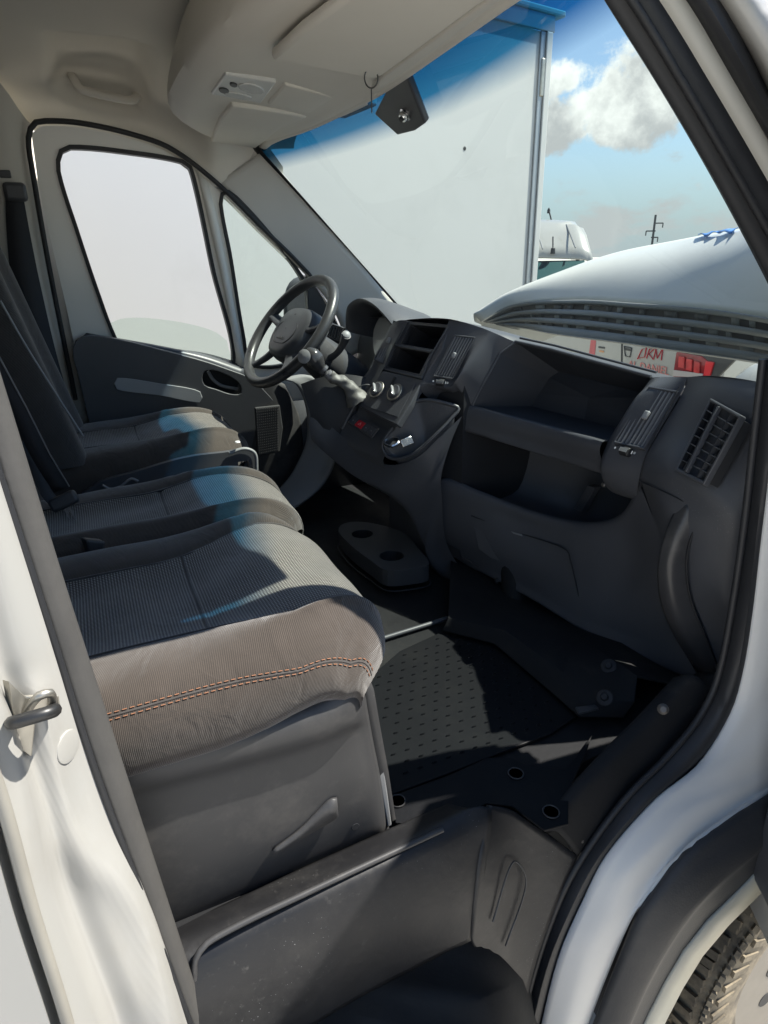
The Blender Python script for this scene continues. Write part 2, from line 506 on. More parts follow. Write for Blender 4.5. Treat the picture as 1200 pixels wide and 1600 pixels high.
BEIGE3 = mat('pillar_plastic', (0.66, 0.635, 0.58), 0.6, var=0.05, vscale=7, bump=0.04)
DARK = specks(mat('dash_plastic', (0.068, 0.071, 0.080), 0.46, var=0.15, vscale=9, bump=0.14, bscale=900, rvar=0.07), 260, 0.05)
DARK2 = mat('dash_plastic_smooth', (0.070, 0.073, 0.081), 0.38, var=0.12, vscale=9, bump=0.06, bscale=800)
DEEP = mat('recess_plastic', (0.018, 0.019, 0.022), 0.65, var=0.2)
GREY = mat('grey_plastic', (0.048, 0.048, 0.050), 0.5, var=0.08, vscale=6, bump=0.1, bscale=800, dirt=(0.14, 0.13, 0.12, 0.35), dscale=9)
GREYL = mat('light_grey_plastic', (0.24, 0.245, 0.25), 0.5, var=0.06, bump=0.06)
scuffs(PAINT, (4, 14, 3), (0.22, 0.195, 0.155), 0.30, 0.52, 0.72, 0.15)
scuffs(GREY, (8, 40, 60), (0.13, 0.125, 0.12), 0.35)
SEAL = mat('rubber_seal', (0.022, 0.023, 0.026), 0.55, var=0.2, vscale=20, bump=0.1, bscale=200)
SEAL_DUSTY = mat('dusty_rubber_seal', (0.062, 0.060, 0.058), 0.75, var=0.25, vscale=14, bump=0.15, bscale=160, dirt=(0.085, 0.082, 0.077, 0.7), dscale=9, dlo=0.42, dhi=0.75)
STEP = specks(mat('step_plastic', (0.014, 0.014, 0.0155), 0.5, var=0.35, vscale=7, bump=0.3, bscale=60, dirt=(0.045, 0.043, 0.04, 0.6), dscale=7, dlo=0.5, dhi=0.75, rvar=0.12), 170, 0.05)
RUBBER = mat('floor_rubber', (0.013, 0.0135, 0.015), 0.68, var=0.35, vscale=9, bump=0.25, bscale=90, dirt=(0.028, 0.027, 0.025, 0.6), dscale=5, rvar=0.1, spec=0.25)
scuffs(STEP, (5, 70, 90), (0.11, 0.105, 0.10), 0.5, 0.6, 0.74)
scuffs(RUBBER, (9, 30, 40), (0.04, 0.039, 0.036), 0.6, 0.58, 0.72)
MATM = mat('mat_rubber', (0.006, 0.0065, 0.008), 0.55, var=0.25, vscale=8, bump=0.15, bscale=150, dirt=(0.012, 0.012, 0.012, 0.6), dscale=4, spec=0.2)
CHROME = mat('chrome', (0.75, 0.75, 0.75), 0.18, 1.0)
STEEL = mat('dull_steel', (0.45, 0.43, 0.38), 0.45, 0.9, var=0.25, vscale=40)
SCREW = mat('screw_head', (0.16, 0.15, 0.14), 0.5, 0.6, var=0.3, vscale=90)
LEATHER = mat('wheel_leather', (0.045, 0.046, 0.048), 0.36, var=0.2, vscale=22, bump=0.12, bscale=500, rvar=0.1)
WHITE_MARK = mat('white_print', (0.75, 0.75, 0.75), 0.5)
RED = mat('red_button', (0.55, 0.02, 0.035), 0.4)
GLASS_W = emission_free_glass('windscreen_glass', (0.80, 0.87, 0.83), 0.35, (1.790, 1.828, 1.875, (0.030, 0.19, 0.36), (0.010, 0.09, 0.23)))
GLASS_S = emission_free_glass('side_glass', (0.92, 0.965, 0.935), 0.4)
FAB_DOT = fabric('seat_dot_fabric', (0.074, 0.063, 0.056), (0.38, 0.355, 0.32), True, 0.0062)
FAB_DARK = fabric('seat_bolster_fabric', (0.062, 0.056, 0.053), (0.105, 0.097, 0.092), False, 0.003)
FAB_BROWN = fabric('seat_side_fabric', (0.058, 0.049, 0.043), (0.105, 0.086, 0.072), False, 0.0024)
THREAD = mat('orange_thread', (0.30, 0.135, 0.07), 0.7)
WEB = mat('belt_webbing', (0.03, 0.032, 0.038), 0.8, bump=0.3, bscale=700)
GZ = -0.32          # ground level
FZ = 0.62           # cab floor level
V = Vector
# ---------------------------------------------------------------- ground
g = mesh('ground', [(-400, -400, GZ), (400, -400, GZ), (400, 400, GZ), (-400, 400, GZ)], [(0, 1, 2, 3)],
         mat('ground_gravel', (0.56, 0.53, 0.48), 0.95, var=0.35, vscale=1.5, bump=0.5, bscale=8))
g['kind'] = 'structure'

# ---------------------------------------------------------------- the van
van = thing('delivery_van', (0, 0, GZ), 'white delivery van with its passenger door opening seen from outside, cab empty', 'van')
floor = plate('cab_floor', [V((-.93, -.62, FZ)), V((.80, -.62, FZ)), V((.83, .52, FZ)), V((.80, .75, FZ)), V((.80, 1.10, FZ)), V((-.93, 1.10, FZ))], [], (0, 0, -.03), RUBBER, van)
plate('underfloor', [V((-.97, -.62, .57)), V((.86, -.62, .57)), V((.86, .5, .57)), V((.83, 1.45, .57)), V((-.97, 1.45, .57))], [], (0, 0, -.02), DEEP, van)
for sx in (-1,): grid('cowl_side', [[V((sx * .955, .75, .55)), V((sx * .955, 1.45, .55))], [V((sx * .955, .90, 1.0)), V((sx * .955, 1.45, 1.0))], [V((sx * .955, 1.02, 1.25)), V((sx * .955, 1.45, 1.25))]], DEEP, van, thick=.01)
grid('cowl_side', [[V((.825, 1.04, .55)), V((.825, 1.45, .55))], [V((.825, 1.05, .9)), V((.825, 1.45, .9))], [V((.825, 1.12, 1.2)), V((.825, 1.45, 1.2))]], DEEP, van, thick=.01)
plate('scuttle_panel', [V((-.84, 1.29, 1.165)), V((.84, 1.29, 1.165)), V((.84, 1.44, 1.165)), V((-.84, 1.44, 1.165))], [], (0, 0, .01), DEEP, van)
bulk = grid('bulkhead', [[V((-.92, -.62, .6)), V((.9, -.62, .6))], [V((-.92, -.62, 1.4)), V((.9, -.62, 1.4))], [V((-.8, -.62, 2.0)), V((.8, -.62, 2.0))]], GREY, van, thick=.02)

# roof lining with the door header edge following the driver's door
edge = [at(50, 204, x=-.885), at(125, 204, x=-.88), at(200, 220, x=-.875), at(262, 243, x=-.87), at(300, 266, x=-.865), at(335, 292, x=-.86)]
ys = [-.62, -.3] + [p.y for p in edge] + [.56, .66, .74]
zs = [edge[0].z, edge[0].z] + [p.z for p in edge] + [1.80, 1.85, 1.855]
xs = [-.885, -.885] + [p.x for p in edge] + [-.845, -.83, -.80]
rows = []
for y, z, x in zip(ys, zs, xs):
    h = 2.035 - max(0, y - .25) * .22
    k = min(1, max(0, (h - z) / .2))
    sec = [V((x, y, z)), V((x + .02, y, z + .06 * k)), V((x + .075, y, z + .115 * k + .0)), V((x + .19, y, h - .03)), V((x + .36, y, h - .006)), V((-.2, y, h + .006)), V((.2, y, h + .006)),
           V((.50, y, h - .006)), V((.66, y, h - .03)), V((.76, y, max(z, h - .08))), V((.80, y, max(z, h - .12))), V((.815, y, max(z + .10 * min(1, max(0, y / .3)), 1.84)))]
    rows.append(cr(sec, 90))
cols = [cr([r[i] for r in rows], 80) for i in range(90)]
rows = [[cols[i][j] for i in range(90)] for j in range(80)]
gc = at(158, 132, x=-.77)
for r_ in rows:
    for i, p in enumerate(r_):
        if p.x < -.5:
            q = V(((p.y - gc.y) / .115, (p.z - gc.z - .01 + (p.y - gc.y) * .12) / .05))
            d = (q.x ** 4 + q.y ** 4) ** .25
            if d < 1.25:
                t = min(1, max(0, (1.25 - d) / .45)); t = t * t * (3 - 2 * t)
                p += V((-.042 * t, 0, .038 * t))
lining = grid('roof_lining', rows, BEIGE2, van)
hp = [at(112, 118, x=-.80), at(118, 128, x=-.775), at(128, 140, x=-.762), at(160, 149, x=-.757), at(195, 156, x=-.76), at(208, 156, x=-.775), at(214, 150, x=-.80)]
tube('grab_handle', hp, .013, BEIGE, van, n=12, res=30, flat=.7)
plate('roof_skin', [V((-.84, -4.2, 2.07)), V((.84, -4.2, 2.07)), V((.84, .30, 2.07)), V((.78, .60, 2.0)), V((-.78, .60, 2.0)), V((-.84, .30, 2.07))], [], (0, 0, .02), PAINT, van)

# driver's door : plate with two window holes, on its leaning plane
DN, DD = (1, 0, -.12), -.93 - .12 * 1.3
def dd(*pts, o=0.0):
    return [at(a, b, n=DN, d=DD + o) for a, b in pts]
door = None
outer = dd((50, 212), (56, 203), (75, 200), (125, 203), (200, 219), (262, 242), (333, 295), (400, 361), (455, 415), (505, 470), (530, 520))
outer = cr(outer, 34) + [V((-.955, 1.02, 1.0)), V((-.98, .95, .60)), V((-.98, .05, .58))] + dd((150, 700), (104, 480), (62, 300))
win = cr(dd((90, 270), (93, 240), (110, 231), (200, 239), (285, 254), (298, 268), (330, 415), (362, 570), (300, 575), (200, 560), (178, 528), (150, 455), (118, 360)), 70, True)
qtr = cr(dd((340, 320), (345, 300), (360, 303), (430, 380), (472, 440), (479, 475), (480, 520), (470, 560), (390, 570), (375, 520), (355, 400)), 50, True)
door = plate('driver_door', outer, [win, qtr], V((.035, 0, 0)), PAINT_IN, van, bevel=.008)
def loop_frame(name, loop, w, m, parent, off, depth, inward=True):
    c = sum(loop, V()) / len(loop)
    n = len(loop); inner = []
    for i in range(n):
        t = (loop[(i + 1) % n] - loop[i - 1]).normalized()
        nn = V(DN).normalized().cross(t)
        if nn.dot(c - loop[i]) < 0: nn = -nn
        inner.append(loop[i] + nn * w)
    return inner
for nm, lp in (('window_seal', win), ('quarter_window_seal', qtr)):
    inn = loop_frame(nm, lp, .009, None, None, 0, 0)
    o_ = [p + V((.012, 0, 0)) for p in loop_frame(nm, lp, -.003, None, None, 0, 0)]
    i_ = [p + V((.012, 0, 0)) for p in inn]
    plate(nm, o_, [i_], V((.030, 0, 0)), SEAL, door, bevel=.004)
# lowered pane : its top edge shows low in the opening
pt = cr(dd((168, 507), (190, 498), (230, 497), (290, 505), (335, 518), (354, 532), o=-.01), 20) 
plate('window_pane', pt + [V((-.985, pt[-1].y + .05, .95)), V((-.985, pt[0].y - .05, .95))], [], V((.004, 0, 0)), GLASS_S, door)
plate('quarter_pane', [p + V((.008, 0, 0)) for p in loop_frame('q', qtr, .006, None, None, 0, 0)], [], V((.004, 0, 0)), GLASS_S, door)
dv = [(at(a, b, n=DN, d=DD + .045)) for a, b in ((308, 268), (324, 335), (350, 450), (372, 575))]
dv2 = [(at(a, b, n=DN, d=DD + .045)) for a, b in ((326, 288), (341, 350), (362, 460), (385, 575))]
grid('window_divider', [dv, dv2], PAINT_IN, door, nu=10, thick=.02)
# black seal round the door aperture
tube('door_seal', [p + V((.05, 0, 0)) for p in dd((118, 620), (78, 420), (52, 270), (46, 222), (54, 198), (76, 194), (125, 197), (200, 213), (264, 236), (335, 289), (402, 355), (457, 408), (508, 464), (533, 512), (540, 560))], .0075, SEAL, door, n=8, res=90)
# inner trim panel
PD = DD + .085
def pp(*pts, o=0.0): return [at(a, b, n=DN, d=PD + o) for a, b in pts]
trim_o = cr(pp((150, 705), (122, 585), (113, 548), (121, 529), (142, 523), (190, 530), (250, 545), (315, 562), (376, 583)), 40) + pp((395, 592), (440, 640), (475, 740), (440, 800), (170, 790))
rec = cr(pp((314, 588), (320, 577), (340, 579), (370, 596), (374, 612), (360, 614), (335, 606), (318, 600)), 26, True)
grid('lower_kick_panel', [[V((-.885, .55, z)), V((-.885, 1.15, z))] for z in (.55, .80, 1.0)], DARK, van, thick=.01)
PANEL = mat('door_panel_plastic', (.09, .093, .10), .5, var=.1, vscale=8, bump=.12, bscale=800)
panel = plate('door_trim_panel', trim_o, [rec], V((.03, 0, 0)), PANEL, door, bevel=.010, seg=3)
plate('handle_recess', pp((310, 574), (378, 574), (380, 620), (310, 616), o=-.03), [], V((.004, 0, 0)), DEEP, panel)
tube('door_handle', pp((325, 580), (332, 592), (345, 602), (372, 608), o=.012), .006, GREYL, panel, n=8, res=18, flat=.7)
plate('trim_insert', cr(pp((178, 599), (184, 590), (250, 599), (310, 610), (316, 620), (312, 629), (250, 618), (184, 609), o=.032), 30, True), [], V((.004, 0, 0)), mat('insert_fabric', (.36, .37, .38), .7, var=.06), panel, bevel=.002)
# belt capping of the door, lit by the sun through the windscreen
grid('belt_capping', [pp((128, 526), (250, 546), (315, 563), (378, 590), o=.0), pp((135, 520), (250, 540), (320, 556), (384, 580), o=-.02), pp((135, 522), (250, 542), (322, 552), (390, 572), o=-.06)], DARK2, door, nu=30, thick=.004)
# front lower part of the door with the speaker
grid('lower_door_panel', [atx([(374, 586, -.86), (382, 660, -.87), (392, 760, -.88)]), atx([(398, 592, -.85), (410, 660, -.855), (415, 780, -.87)]), atx([(425, 592, -.85), (445, 655, -.85), (455, 780, -.86)]), atx([(445, 600, -.86), (470, 660, -.87), (475, 780, -.88)])], GREY, door, nu=20, nv=24, thick=.01)
sp = [at(a, b, x=-.845) for a, b in ((397, 636), (436, 632), (441, 668), (436, 705), (402, 712))]
spk = plate('speaker_grille', sp, [], V((.012, 0, 0)), mat('speaker_mesh', (.05, .05, .052), .6), door, bevel=.004)
m_ = bmesh.new()
for i in range(11):
    for j in range(18):
        c = quad_lerp(sp[0], sp[1], sp[3], sp[4], (i + .8) / 12, (j + .8) / 19) + V((.0135, 0, 0))
        bmesh.ops.create_cube(m_, size=.0035, matrix=Matrix.Translation(c))
me_ = bpy.data.meshes.new('grille_studs'); m_.to_mesh(me_); m_.free(); me_.materials.append(GREY)
o_ = put(bpy.data.objects.new('grille_studs', me_), spk); o_['kind'] = 'stuff'
# kick trim between the door and the floor, in front of the driver's door
grid('kick_trim', [atx([(440, 592, -.84), (462, 600, -.83), (478, 640, -.82), (478, 690, -.80), (455, 740, -.76), (425, 775, -.72)]), atx([(470, 585, -.84), (500, 610, -.80), (516, 660, -.74), (515, 705, -.70), (485, 750, -.66), (440, 790, -.62)]), atx([(500, 590, -.82), (520, 620, -.74), (528, 670, -.66), (522, 715, -.62), (500, 760, -.60), (450, 800, -.58)])], GREYL, van, nu=30, nv=16, thick=.01)

# door mirror seen through the quarter window
mir = thing('door_mirror', (-1.12, .86, 1.2), 'black door mirror of the van seen through the driver quarter window', 'mirror')
mc = [at(442, 470, x=-1.12), at(452, 440, x=-1.12), at(475, 430, x=-1.12), at(500, 434, x=-1.12), at(505, 520, x=-1.12), at(480, 532, x=-1.12), at(448, 522, x=-1.12)]
plate('mirror_housing', cr(mc, 30, True), [], V((-.12, .06, 0)), DARK2, mir, bevel=.02, seg=3, smooth=True)
plate('mirror_arm', [at(480, 515, x=-1.14), at(520, 520, x=-1.0), at(520, 545, x=-1.0), at(480, 530, x=-1.14)], [], V((0, .04, 0)), DARK2, mir, bevel=.008)
tri = dd((476, 425), (500, 462), (530, 515), (532, 590), (484, 590), (480, 500), o=.03)
plate('mirror_corner_trim', tri, [], V((.02, 0, 0)), GREY, door, bevel=.004)

# far A-pillar trim
ap1 = atx([(338, 285, -.86), (398, 350, -.86), (455, 407, -.86), (506, 462, -.86), (533, 510, -.86), (542, 560, -.86)])
ap2 = atx([(375, 262, -.84), (425, 318, -.84), (480, 378, -.835), (532, 433, -.835), (575, 480, -.835), (600, 530, -.835)])
ap3 = atx([(410, 236, -.815), (455, 287, -.81), (506, 347, -.81), (557, 405, -.81), (606, 463, -.81), (648, 510, -.81)])
grid('windscreen_header_corner', [[p + V((0, 0, .012)) for p in atx([(280, 262, -.88), (330, 300, -.875), (375, 338, -.87)])], [p + V((0, 0, .012)) for p in atx([(345, 225, -.85), (390, 255, -.84), (440, 290, -.83)])], [p + V((0, .01, .015)) for p in atx([(392, 205, -.82), (412, 232, -.815), (438, 268, -.815)])]], BEIGE3, van, nu=12, nv=8)
grid('windscreen_pillar_trim', [ap1, ap2, ap3], BEIGE3, van, nu=40, nv=9, thick=.015)

# windscreen : curved sheet y + z = 2.455 + bulge
def ws(x, s):
    """s = 0 at the top edge, 1 at the base"""
    z = 1.905 + (1.20 - 1.905) * s
    return V((x, 2.462 + .115 * (1 - (x / .86) ** 2) - z, z))
xsn = [(-.835 + 1.67 * i / 40) for i in range(41)]
rows = [[ws(x * (1 + .03 * s), s) for x in xsn] for s in [k / 24 for k in range(25)]]
wind = grid('windscreen', rows, GLASS_W, van)
FRIT = mat('glass_black_border', (.012, .013, .015), .35)
def wband(name, a, b, s0, s1, m=FRIT):
    rr = [[ws(a + (b - a) * i / 24, s0 + (s1 - s0) * j / 3) - V((0, .004, .004)) for i in range(25)] for j in range(4)]
    return grid(name, rr, m, wind, thick=.002)
wband('top_border', -.85, .85, -.12, .050)
rr = [[ws((-.85 + .058 * i) * (1 + .03 * s), s) - V((0, .004, .004)) for i in range(2)] for s in [k / 20 for k in range(21)]]
grid('side_border', rr, FRIT, wind, thick=.002)
# mirror bracket patch on the glass and its mounting
pb = [at(a, b, n=(0, 1, 1), d=2.555) for a, b in ((592, 170), (626, 104), (640, 100), (672, 184), (655, 196), (628, 203))]
brk = plate('mirror_bracket', cr(pb, 6, True) if False else pb, [], V((0, -.012, -.012)), mat('bracket_plastic', (.05, .052, .058), .45, bump=.05), van, bevel=.004)
bc = at(634, 178, n=(0, 1, 1), d=2.532)
lathe('mount_button', [(0, .014), (.009, .014), (.011, .010), (.011, .004), (.0145, .003), (.0145, 0)], bc, (0, -1, -1), CHROME, brk, 24)
lathe('mount_recess', [(0, .0185), (.005, .0185), (.0055, .0145)], bc, (0, -1, -1), DEEP, brk, 16)

# overhead shelf
SZ = 1.85
def sh(*pts, z=SZ, lim=.80):
    out = [at(a, b, z=z) for a, b in pts]
    for k, p in enumerate(out):          # nothing runs past the side of the cab
        if p.x > lim:
            q = out[k - 1] if k else out[k + 1]
            t = (lim - q.x) / (p.x - q.x) if abs(p.x - q.x) > 1e-6 else 0
            out[k] = q.lerp(p, max(0, min(1, t)))
    return out
back = sh((398, 236), (340, 226), (300, 212), (278, 196), (272, 178), (290, 140), (340, 85), (400, 40), (470, -10), (600, -90))
front = sh((412, 236), (420, 226), (440, 216), (470, 206), (500, 194), (545, 172), (600, 142), (690, 80), (780, 16), (900, -66))
ncr = 60
bk = cr(back, ncr); ft = cr(front, ncr)
under = [[bk[i].lerp(ft[i], t) for i in range(ncr)] for t in (.0, .06, .14, .3, .5, .7, .85, 1.0)]
for j, r_ in enumerate(under):
    for i, p in enumerate(r_):
        t = j / 7
        p.z += (.022 if j == 0 else .006 if j == 1 else 0) + .012 * math.sin(math.pi * t) * 1
up1 = [p + V((0, .0, .075)) - (ft[i] - bk[i]).normalized() * .004 for i, p in enumerate(bk)]
up2 = [p + V((0, 0, .16)) + (ft[i] - bk[i]).normalized() * .03 for i, p in enumerate(bk)]
up3 = [p + V((0, 0, .03)) - (ft[i] - bk[i]).normalized() * .010 for i, p in enumerate(bk)]
shelf = grid('overhead_shelf', [up2, up1, up3] + under + [[p + V((0, .012, .03)) for p in ft]], BEIGE, van, nv=40)
# lower nose panel of the shelf towards the glass
nose = grid('shelf_front_edge', [[p + V((0, -.02, .004)) for p in ft], [p + V((0, .0, -.005)) for p in ft], [p + V((0, .02, .01)) for p in ft]], BEIGE, shelf, nv=7, thick=.006)
def shp(name, pts, up, m, parent, z=SZ, bev=.006, n=0):
    l = sh(*pts, z=z)
    if n: l = cr(l, n, True)
    return plate(name, l, [], V((0, 0, up)), m, parent, bevel=bev, seg=3, smooth=True)
lampp = shp('reading_lamp', ((330, 148), (352, 117), (432, 130), (408, 162)), .03, mat('lamp_housing', (.66, .66, .64), .4), shelf, z=SZ + .004, bev=.004)
def disc(cx, cy, w, h, z, n=20, ang=0):
    c = at(cx, cy, z=z); ex = (at(cx + w, cy + w * .18, z=z) - c); ey = (at(cx + ang, cy - h, z=z) - c)
    return [c + ex * math.cos(2 * math.pi * k / n) + ey * math.sin(2 * math.pi * k / n) for k in range(n)]
LENS = mat('lamp_lens', (.62, .62, .6), .15, spec=.6)
for nm, a, m in (('lamp_lens', (393, 140, 20, 7), LENS), ('lamp_switch', (350, 143, 8, 4), GREY), ('lamp_switch', (365, 134, 6, 3), GREY), ('lamp_lens', (372, 151, 22, 4), LENS)):
    plate(nm, disc(*a, SZ + .001), [], V((0, 0, .006)), m, lampp, bevel=.0015)
shp('shelf_flap', ((330, 222), (342, 190), (362, 166), (420, 174), (480, 184), (440, 200), (400, 232)), .03, BEIGE, shelf, z=SZ + .002, n=0)
shp('shelf_recess_trim', ((418, 164), (445, 133), (520, 152), (590, 166), (540, 186), (470, 176)), .03, BEIGE, shelf, z=SZ + .006)
# passenger sun visor, folded up
vis = thing('sun_visor', (.4, .5, 1.83), 'beige passenger sun visor folded up under the overhead shelf', 'sun visor')
vl = sh((424, 94), (470, 52), (570, -20), (680, -100), (840, -60), (760, 2), (680, 60), (600, 118), (585, 124), (520, 112), z=1.835)
vo = plate('visor_panel', vl, [], V((0, 0, .018)), BEIGE, vis, bevel=.007, seg=3, smooth=True)
plate('visor_front_strip', sh((600, 119), (680, 62), (760, 4), (800, -24), (812, -22), (692, 70), (596, 140), (580, 142), z=1.833), [], V((0, 0, .014)), BEIGE3, vis, bevel=.004)
hk = thing('wire_hook', at(578, 120, z=1.83), 'thin wire hook hanging from the sun visor edge', 'hook')
c0 = at(580, 122, z=1.825)
ring = [c0 + RT * (.0125 * math.cos(a)) + V((0, 0, 1)) * (.016 * math.sin(a)) for a in [math.pi * 2 * k / 20 + 1.0 for k in range(19)]]
tube('hook_ring', ring, .0014, mat('wire', (.10, .10, .10), .4, .7), hk, n=6)
tube('hook_stem', [c0 - V((0, 0, .016)), c0 - V((0, 0, .056))], .0013, bpy.data.materials['wire'], hk, n=6)

# near A-pillar : trim, flange, seal and outer skin, each a strip of its own
def strip(name, pa, pb_, m, parent=van, nu=40, thick=.012, mid=None, nv=5, off=-1.0):
    rows = [pa, mid, pb_] if mid else [pa, pb_]
    return grid(name, rows, m, parent, nu=nu, nv=nv if mid else 0, thick=thick, off=off)
def ln(pts, x0, x1):
    n = len(pts); return [at(a, b, x=x0 + (x1 - x0) * i / (n - 1)) for i, (a, b) in enumerate(pts)]
a0 = ln([(850, -140), (945, 0), (1025, 125), (1105, 258), (1185, 400), (1240, 505)], .815, .845)
a0b = ln([(885, -140), (985, 0), (1062, 125), (1140, 258), (1220, 400), (1275, 505)], .828, .856)
a1 = ln([(915, -160), (1030, 0), (1110, 130), (1195, 275), (1265, 400), (1320, 505)], .84, .868)
a2 = ln([(945, -170), (1072, 0), (1140, 115), (1215, 245), (1300, 400), (1360, 505)], .852, .88)
a3 = ln([(1000, -180), (1124, 0), (1165, 70), (1205, 150), (1320, 370), (1390, 505)], .865, .90)
a3m = ln([(975, -175), (1098, 0), (1152, 90), (1210, 195), (1310, 385), (1375, 505)], .87, .905)
a4 = ln([(1045, -190), (1165, 0), (1200, 72), (1240, 150), (1350, 350), (1420, 505)], .88, .95)
strip('pillar_inner_trim', a0, a1, SEAL, mid=a0b, thick=.02)
strip('pillar_flange', a1, a2, mat('flange_paint', (.46, .45, .41), .4, var=.06))
strip('pillar_seal', a2, a3, SEAL, mid=a3m, thick=.02)
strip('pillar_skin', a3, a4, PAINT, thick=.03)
# pillar lower part behind the dashboard end, to the door aperture front
s0 = [(1192, 560), (1176, 700), (1165, 800), (1145, 940), (1120, 1060), (1090, 1120), (1040, 1180), (980, 1240), (920, 1320), (880, 1390), (840, 1500), (815, 1600), (790, 1720)]
s1 = [(1225, 560), (1212, 700), (1192, 860), (1180, 960), (1165, 1050), (1145, 1115), (1100, 1185), (1025, 1250), (950, 1335), (910, 1410), (875, 1490), (846, 1600), (820, 1720)]
sm = [((a + c) / 2, (b + d) / 2) for (a, b), (c, d) in zip(s0, s1)]
seal0 = ln(s0, .855, .925); seal1 = ln(s1, .895, .945); sealm = [p + V((.014, -.012, .004)) for p in ln(sm, .875, .935)]
strip('door_aperture_seal', seal0, seal1, SEAL, mid=sealm, nu=70, thick=.02, nv=7)
tube('seal_lip', [p + V((.006, -.008, 0)) for p in seal0], .006, SEAL, bpy.data.objects['door_aperture_seal'], n=8, res=80)
# white fender strip, wheel arch trim, flange
f0 = s1
f1 = [(1900, 560), (1750, 800), (1600, 1000), (1450, 1080), (1320, 1160), (1250, 1205), (1200, 1235), (1150, 1265), (1080, 1315), (1035, 1365), (990, 1430), (920, 1600), (880, 1720)]
fe0 = ln(f0, .90, .95); fe1 = ln(f1, .985, .99)
fem = [a.lerp(b, .45) + V((.010, 0, 0)) for a, b in zip(fe0, fe1)]
strip('front_fender', fe0, fe1, PAINT_SKIN, mid=fem, nu=70, nv=14, thick=.01)
f2 = [(2300, 560), (2000, 800), (1760, 1040), (1560, 1130), (1390, 1225), (1285, 1290), (1200, 1350), (1150, 1400), (1100, 1450), (1060, 1505), (1010, 1600), (975, 1680), (950, 1750)]
ar0 = [p.lerp(q_, .05) + V((.013, 0, 0)) for p, q_ in zip(fe1, fe0)]; ar1 = ln(f2, 1.03, 1.03)
arm = [a.lerp(b, .42) + V((.022, 0, 0)) for a, b in zip(ar0, ar1)]
arm2 = [a.lerp(b, .58) + V((.012, 0, 0)) for a, b in zip(ar0, ar1)]
grid('wheel_arch_trim', [ar0, [a.lerp(b, .2) + V((.016, 0, 0)) for a, b in zip(ar0, ar1)], arm, arm2, ar1], mat('arch_plastic', (.032, .033, .036), .55, var=.25, vscale=8, bump=.2, bscale=250, dirt=(.06, .058, .055, .5)), van, nu=70, nv=18, thick=.012)
f3 = [(a + 22, b + 14) for a, b in f2]
strip('arch_flange', ln(f2, 1.034, 1.034), ln(f3, 1.024, 1.024), mat('arch_edge', (.46, .45, .38), .6, var=.12), nu=60, thick=.006)
wc = V((0, 1.25, .03))
well = [[V((x, wc.y + r_ * math.cos(a), wc.z + r_ * math.sin(a))) for a in [R(-30 + 240 * k / 30) for k in range(31)]] for x, r_ in ((1.0, .47), (.70, .45), (.55, .44))]
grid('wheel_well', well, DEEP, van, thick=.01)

# door header above the passenger opening, closing the roof side, with its seal
hy = [-.62, -.3, -.1, .1, .3, .42, .52, .60]
hz_ = [1.93, 1.93, 1.925, 1.92, 1.905, 1.88, 1.85, 1.815]
grid('door_header', [[V((.82, y, z + .02)) for y, z in zip(hy, hz_)], [V((.865, y, z)) for y, z in zip(hy, hz_)], [V((.885, y, z + .03)) for y, z in zip(hy, hz_)], [V((.875, y, max(z + .07, 2.04 - max(0, y - .3) * .45))) for y, z in zip(hy, hz_)], [V((.835, y, max(z + .09, 2.088 - max(0, y - .3) * .42))) for y, z in zip(hy, hz_)]], PAINT, van, nu=40, nv=16, thick=.01)
tube('header_seal', [V((.858, y, z - .004)) for y, z in zip(hy, hz_)], .011, SEAL, van, n=8, res=40)
tube('pillar_trim_ridge', [p + V((.004, -.003, 0)) for p in a0b], .005, SEAL, bpy.data.objects['pillar_inner_trim'], n=8, res=40)

# front wheel
TYRE = mat('tyre_rubber', (.10, .085, .065), .9, var=.35, vscale=25, bump=.4, bscale=120, dirt=(.30, .25, .175, .85), dscale=14, dlo=.36, dhi=.62)
X1 = 1.02
tyre = lathe('front_wheel', [(.21, -.185), (.25, -.20), (.30, -.205), (.330, -.20), (.343, -.185), (.346, -.10), (.343, -.015), (.330, .0), (.312, .004), (.30, .006), (.26, .008), (.225, .0), (.21, -.012)], V((X1, wc.y, wc.z)), (1, 0, 0), TYRE, van, 90, sharp=70)
tyre['label'] = 'steel front wheel with worn dusty tyre'
bm = bmesh.new()
for k in range(104):
    a = 2 * math.pi * k / 104
    for c, (xo, wd) in enumerate(((-.165, .036), (-.122, .036), (-.078, .036), (-.035, .04))):
        aa = a + (c % 2) * .045 + .03 * math.sin(k * 3 + c)
        M_ = Matrix.Translation(V((X1 + xo, wc.y + .3475 * math.cos(aa), wc.z + .3475 * math.sin(aa)))) @ Matrix.Rotation(aa, 4, 'X') @ Matrix.Rotation(R(16 if c % 2 else -16), 4, 'Y')
        bmesh.ops.create_cube(bm, size=1, matrix=M_ @ Matrix.Diagonal((wd * .96, .011, .0155, 1)))
    M_ = Matrix.Translation(V((X1 - .004, wc.y + .332 * math.cos(a), wc.z + .332 * math.sin(a)))) @ Matrix.Rotation(a, 4, 'X') @ Matrix.Rotation(R(-35), 4, 'Z')
    bmesh.ops.create_cube(bm, size=1, matrix=M_ @ Matrix.Diagonal((.010, .032, .0135, 1)))
    if k % 2 == 0:
        M_ = Matrix.Translation(V((X1 + .0065, wc.y + .297 * math.cos(a), wc.z + .297 * math.sin(a)))) @ Matrix.Rotation(a, 4, 'X') @ Matrix.Rotation(R(20), 4, 'X')
        bmesh.ops.create_cube(bm, size=1, matrix=M_ @ Matrix.Diagonal((.006, .045, .016, 1)))
me = bpy.data.meshes.new('tread_blocks'); bm.to_mesh(me); bm.free(); me.materials.append(TYRE)
o_ = put(bpy.data.objects.new('tread_blocks', me), tyre); o_['kind'] = 'stuff'
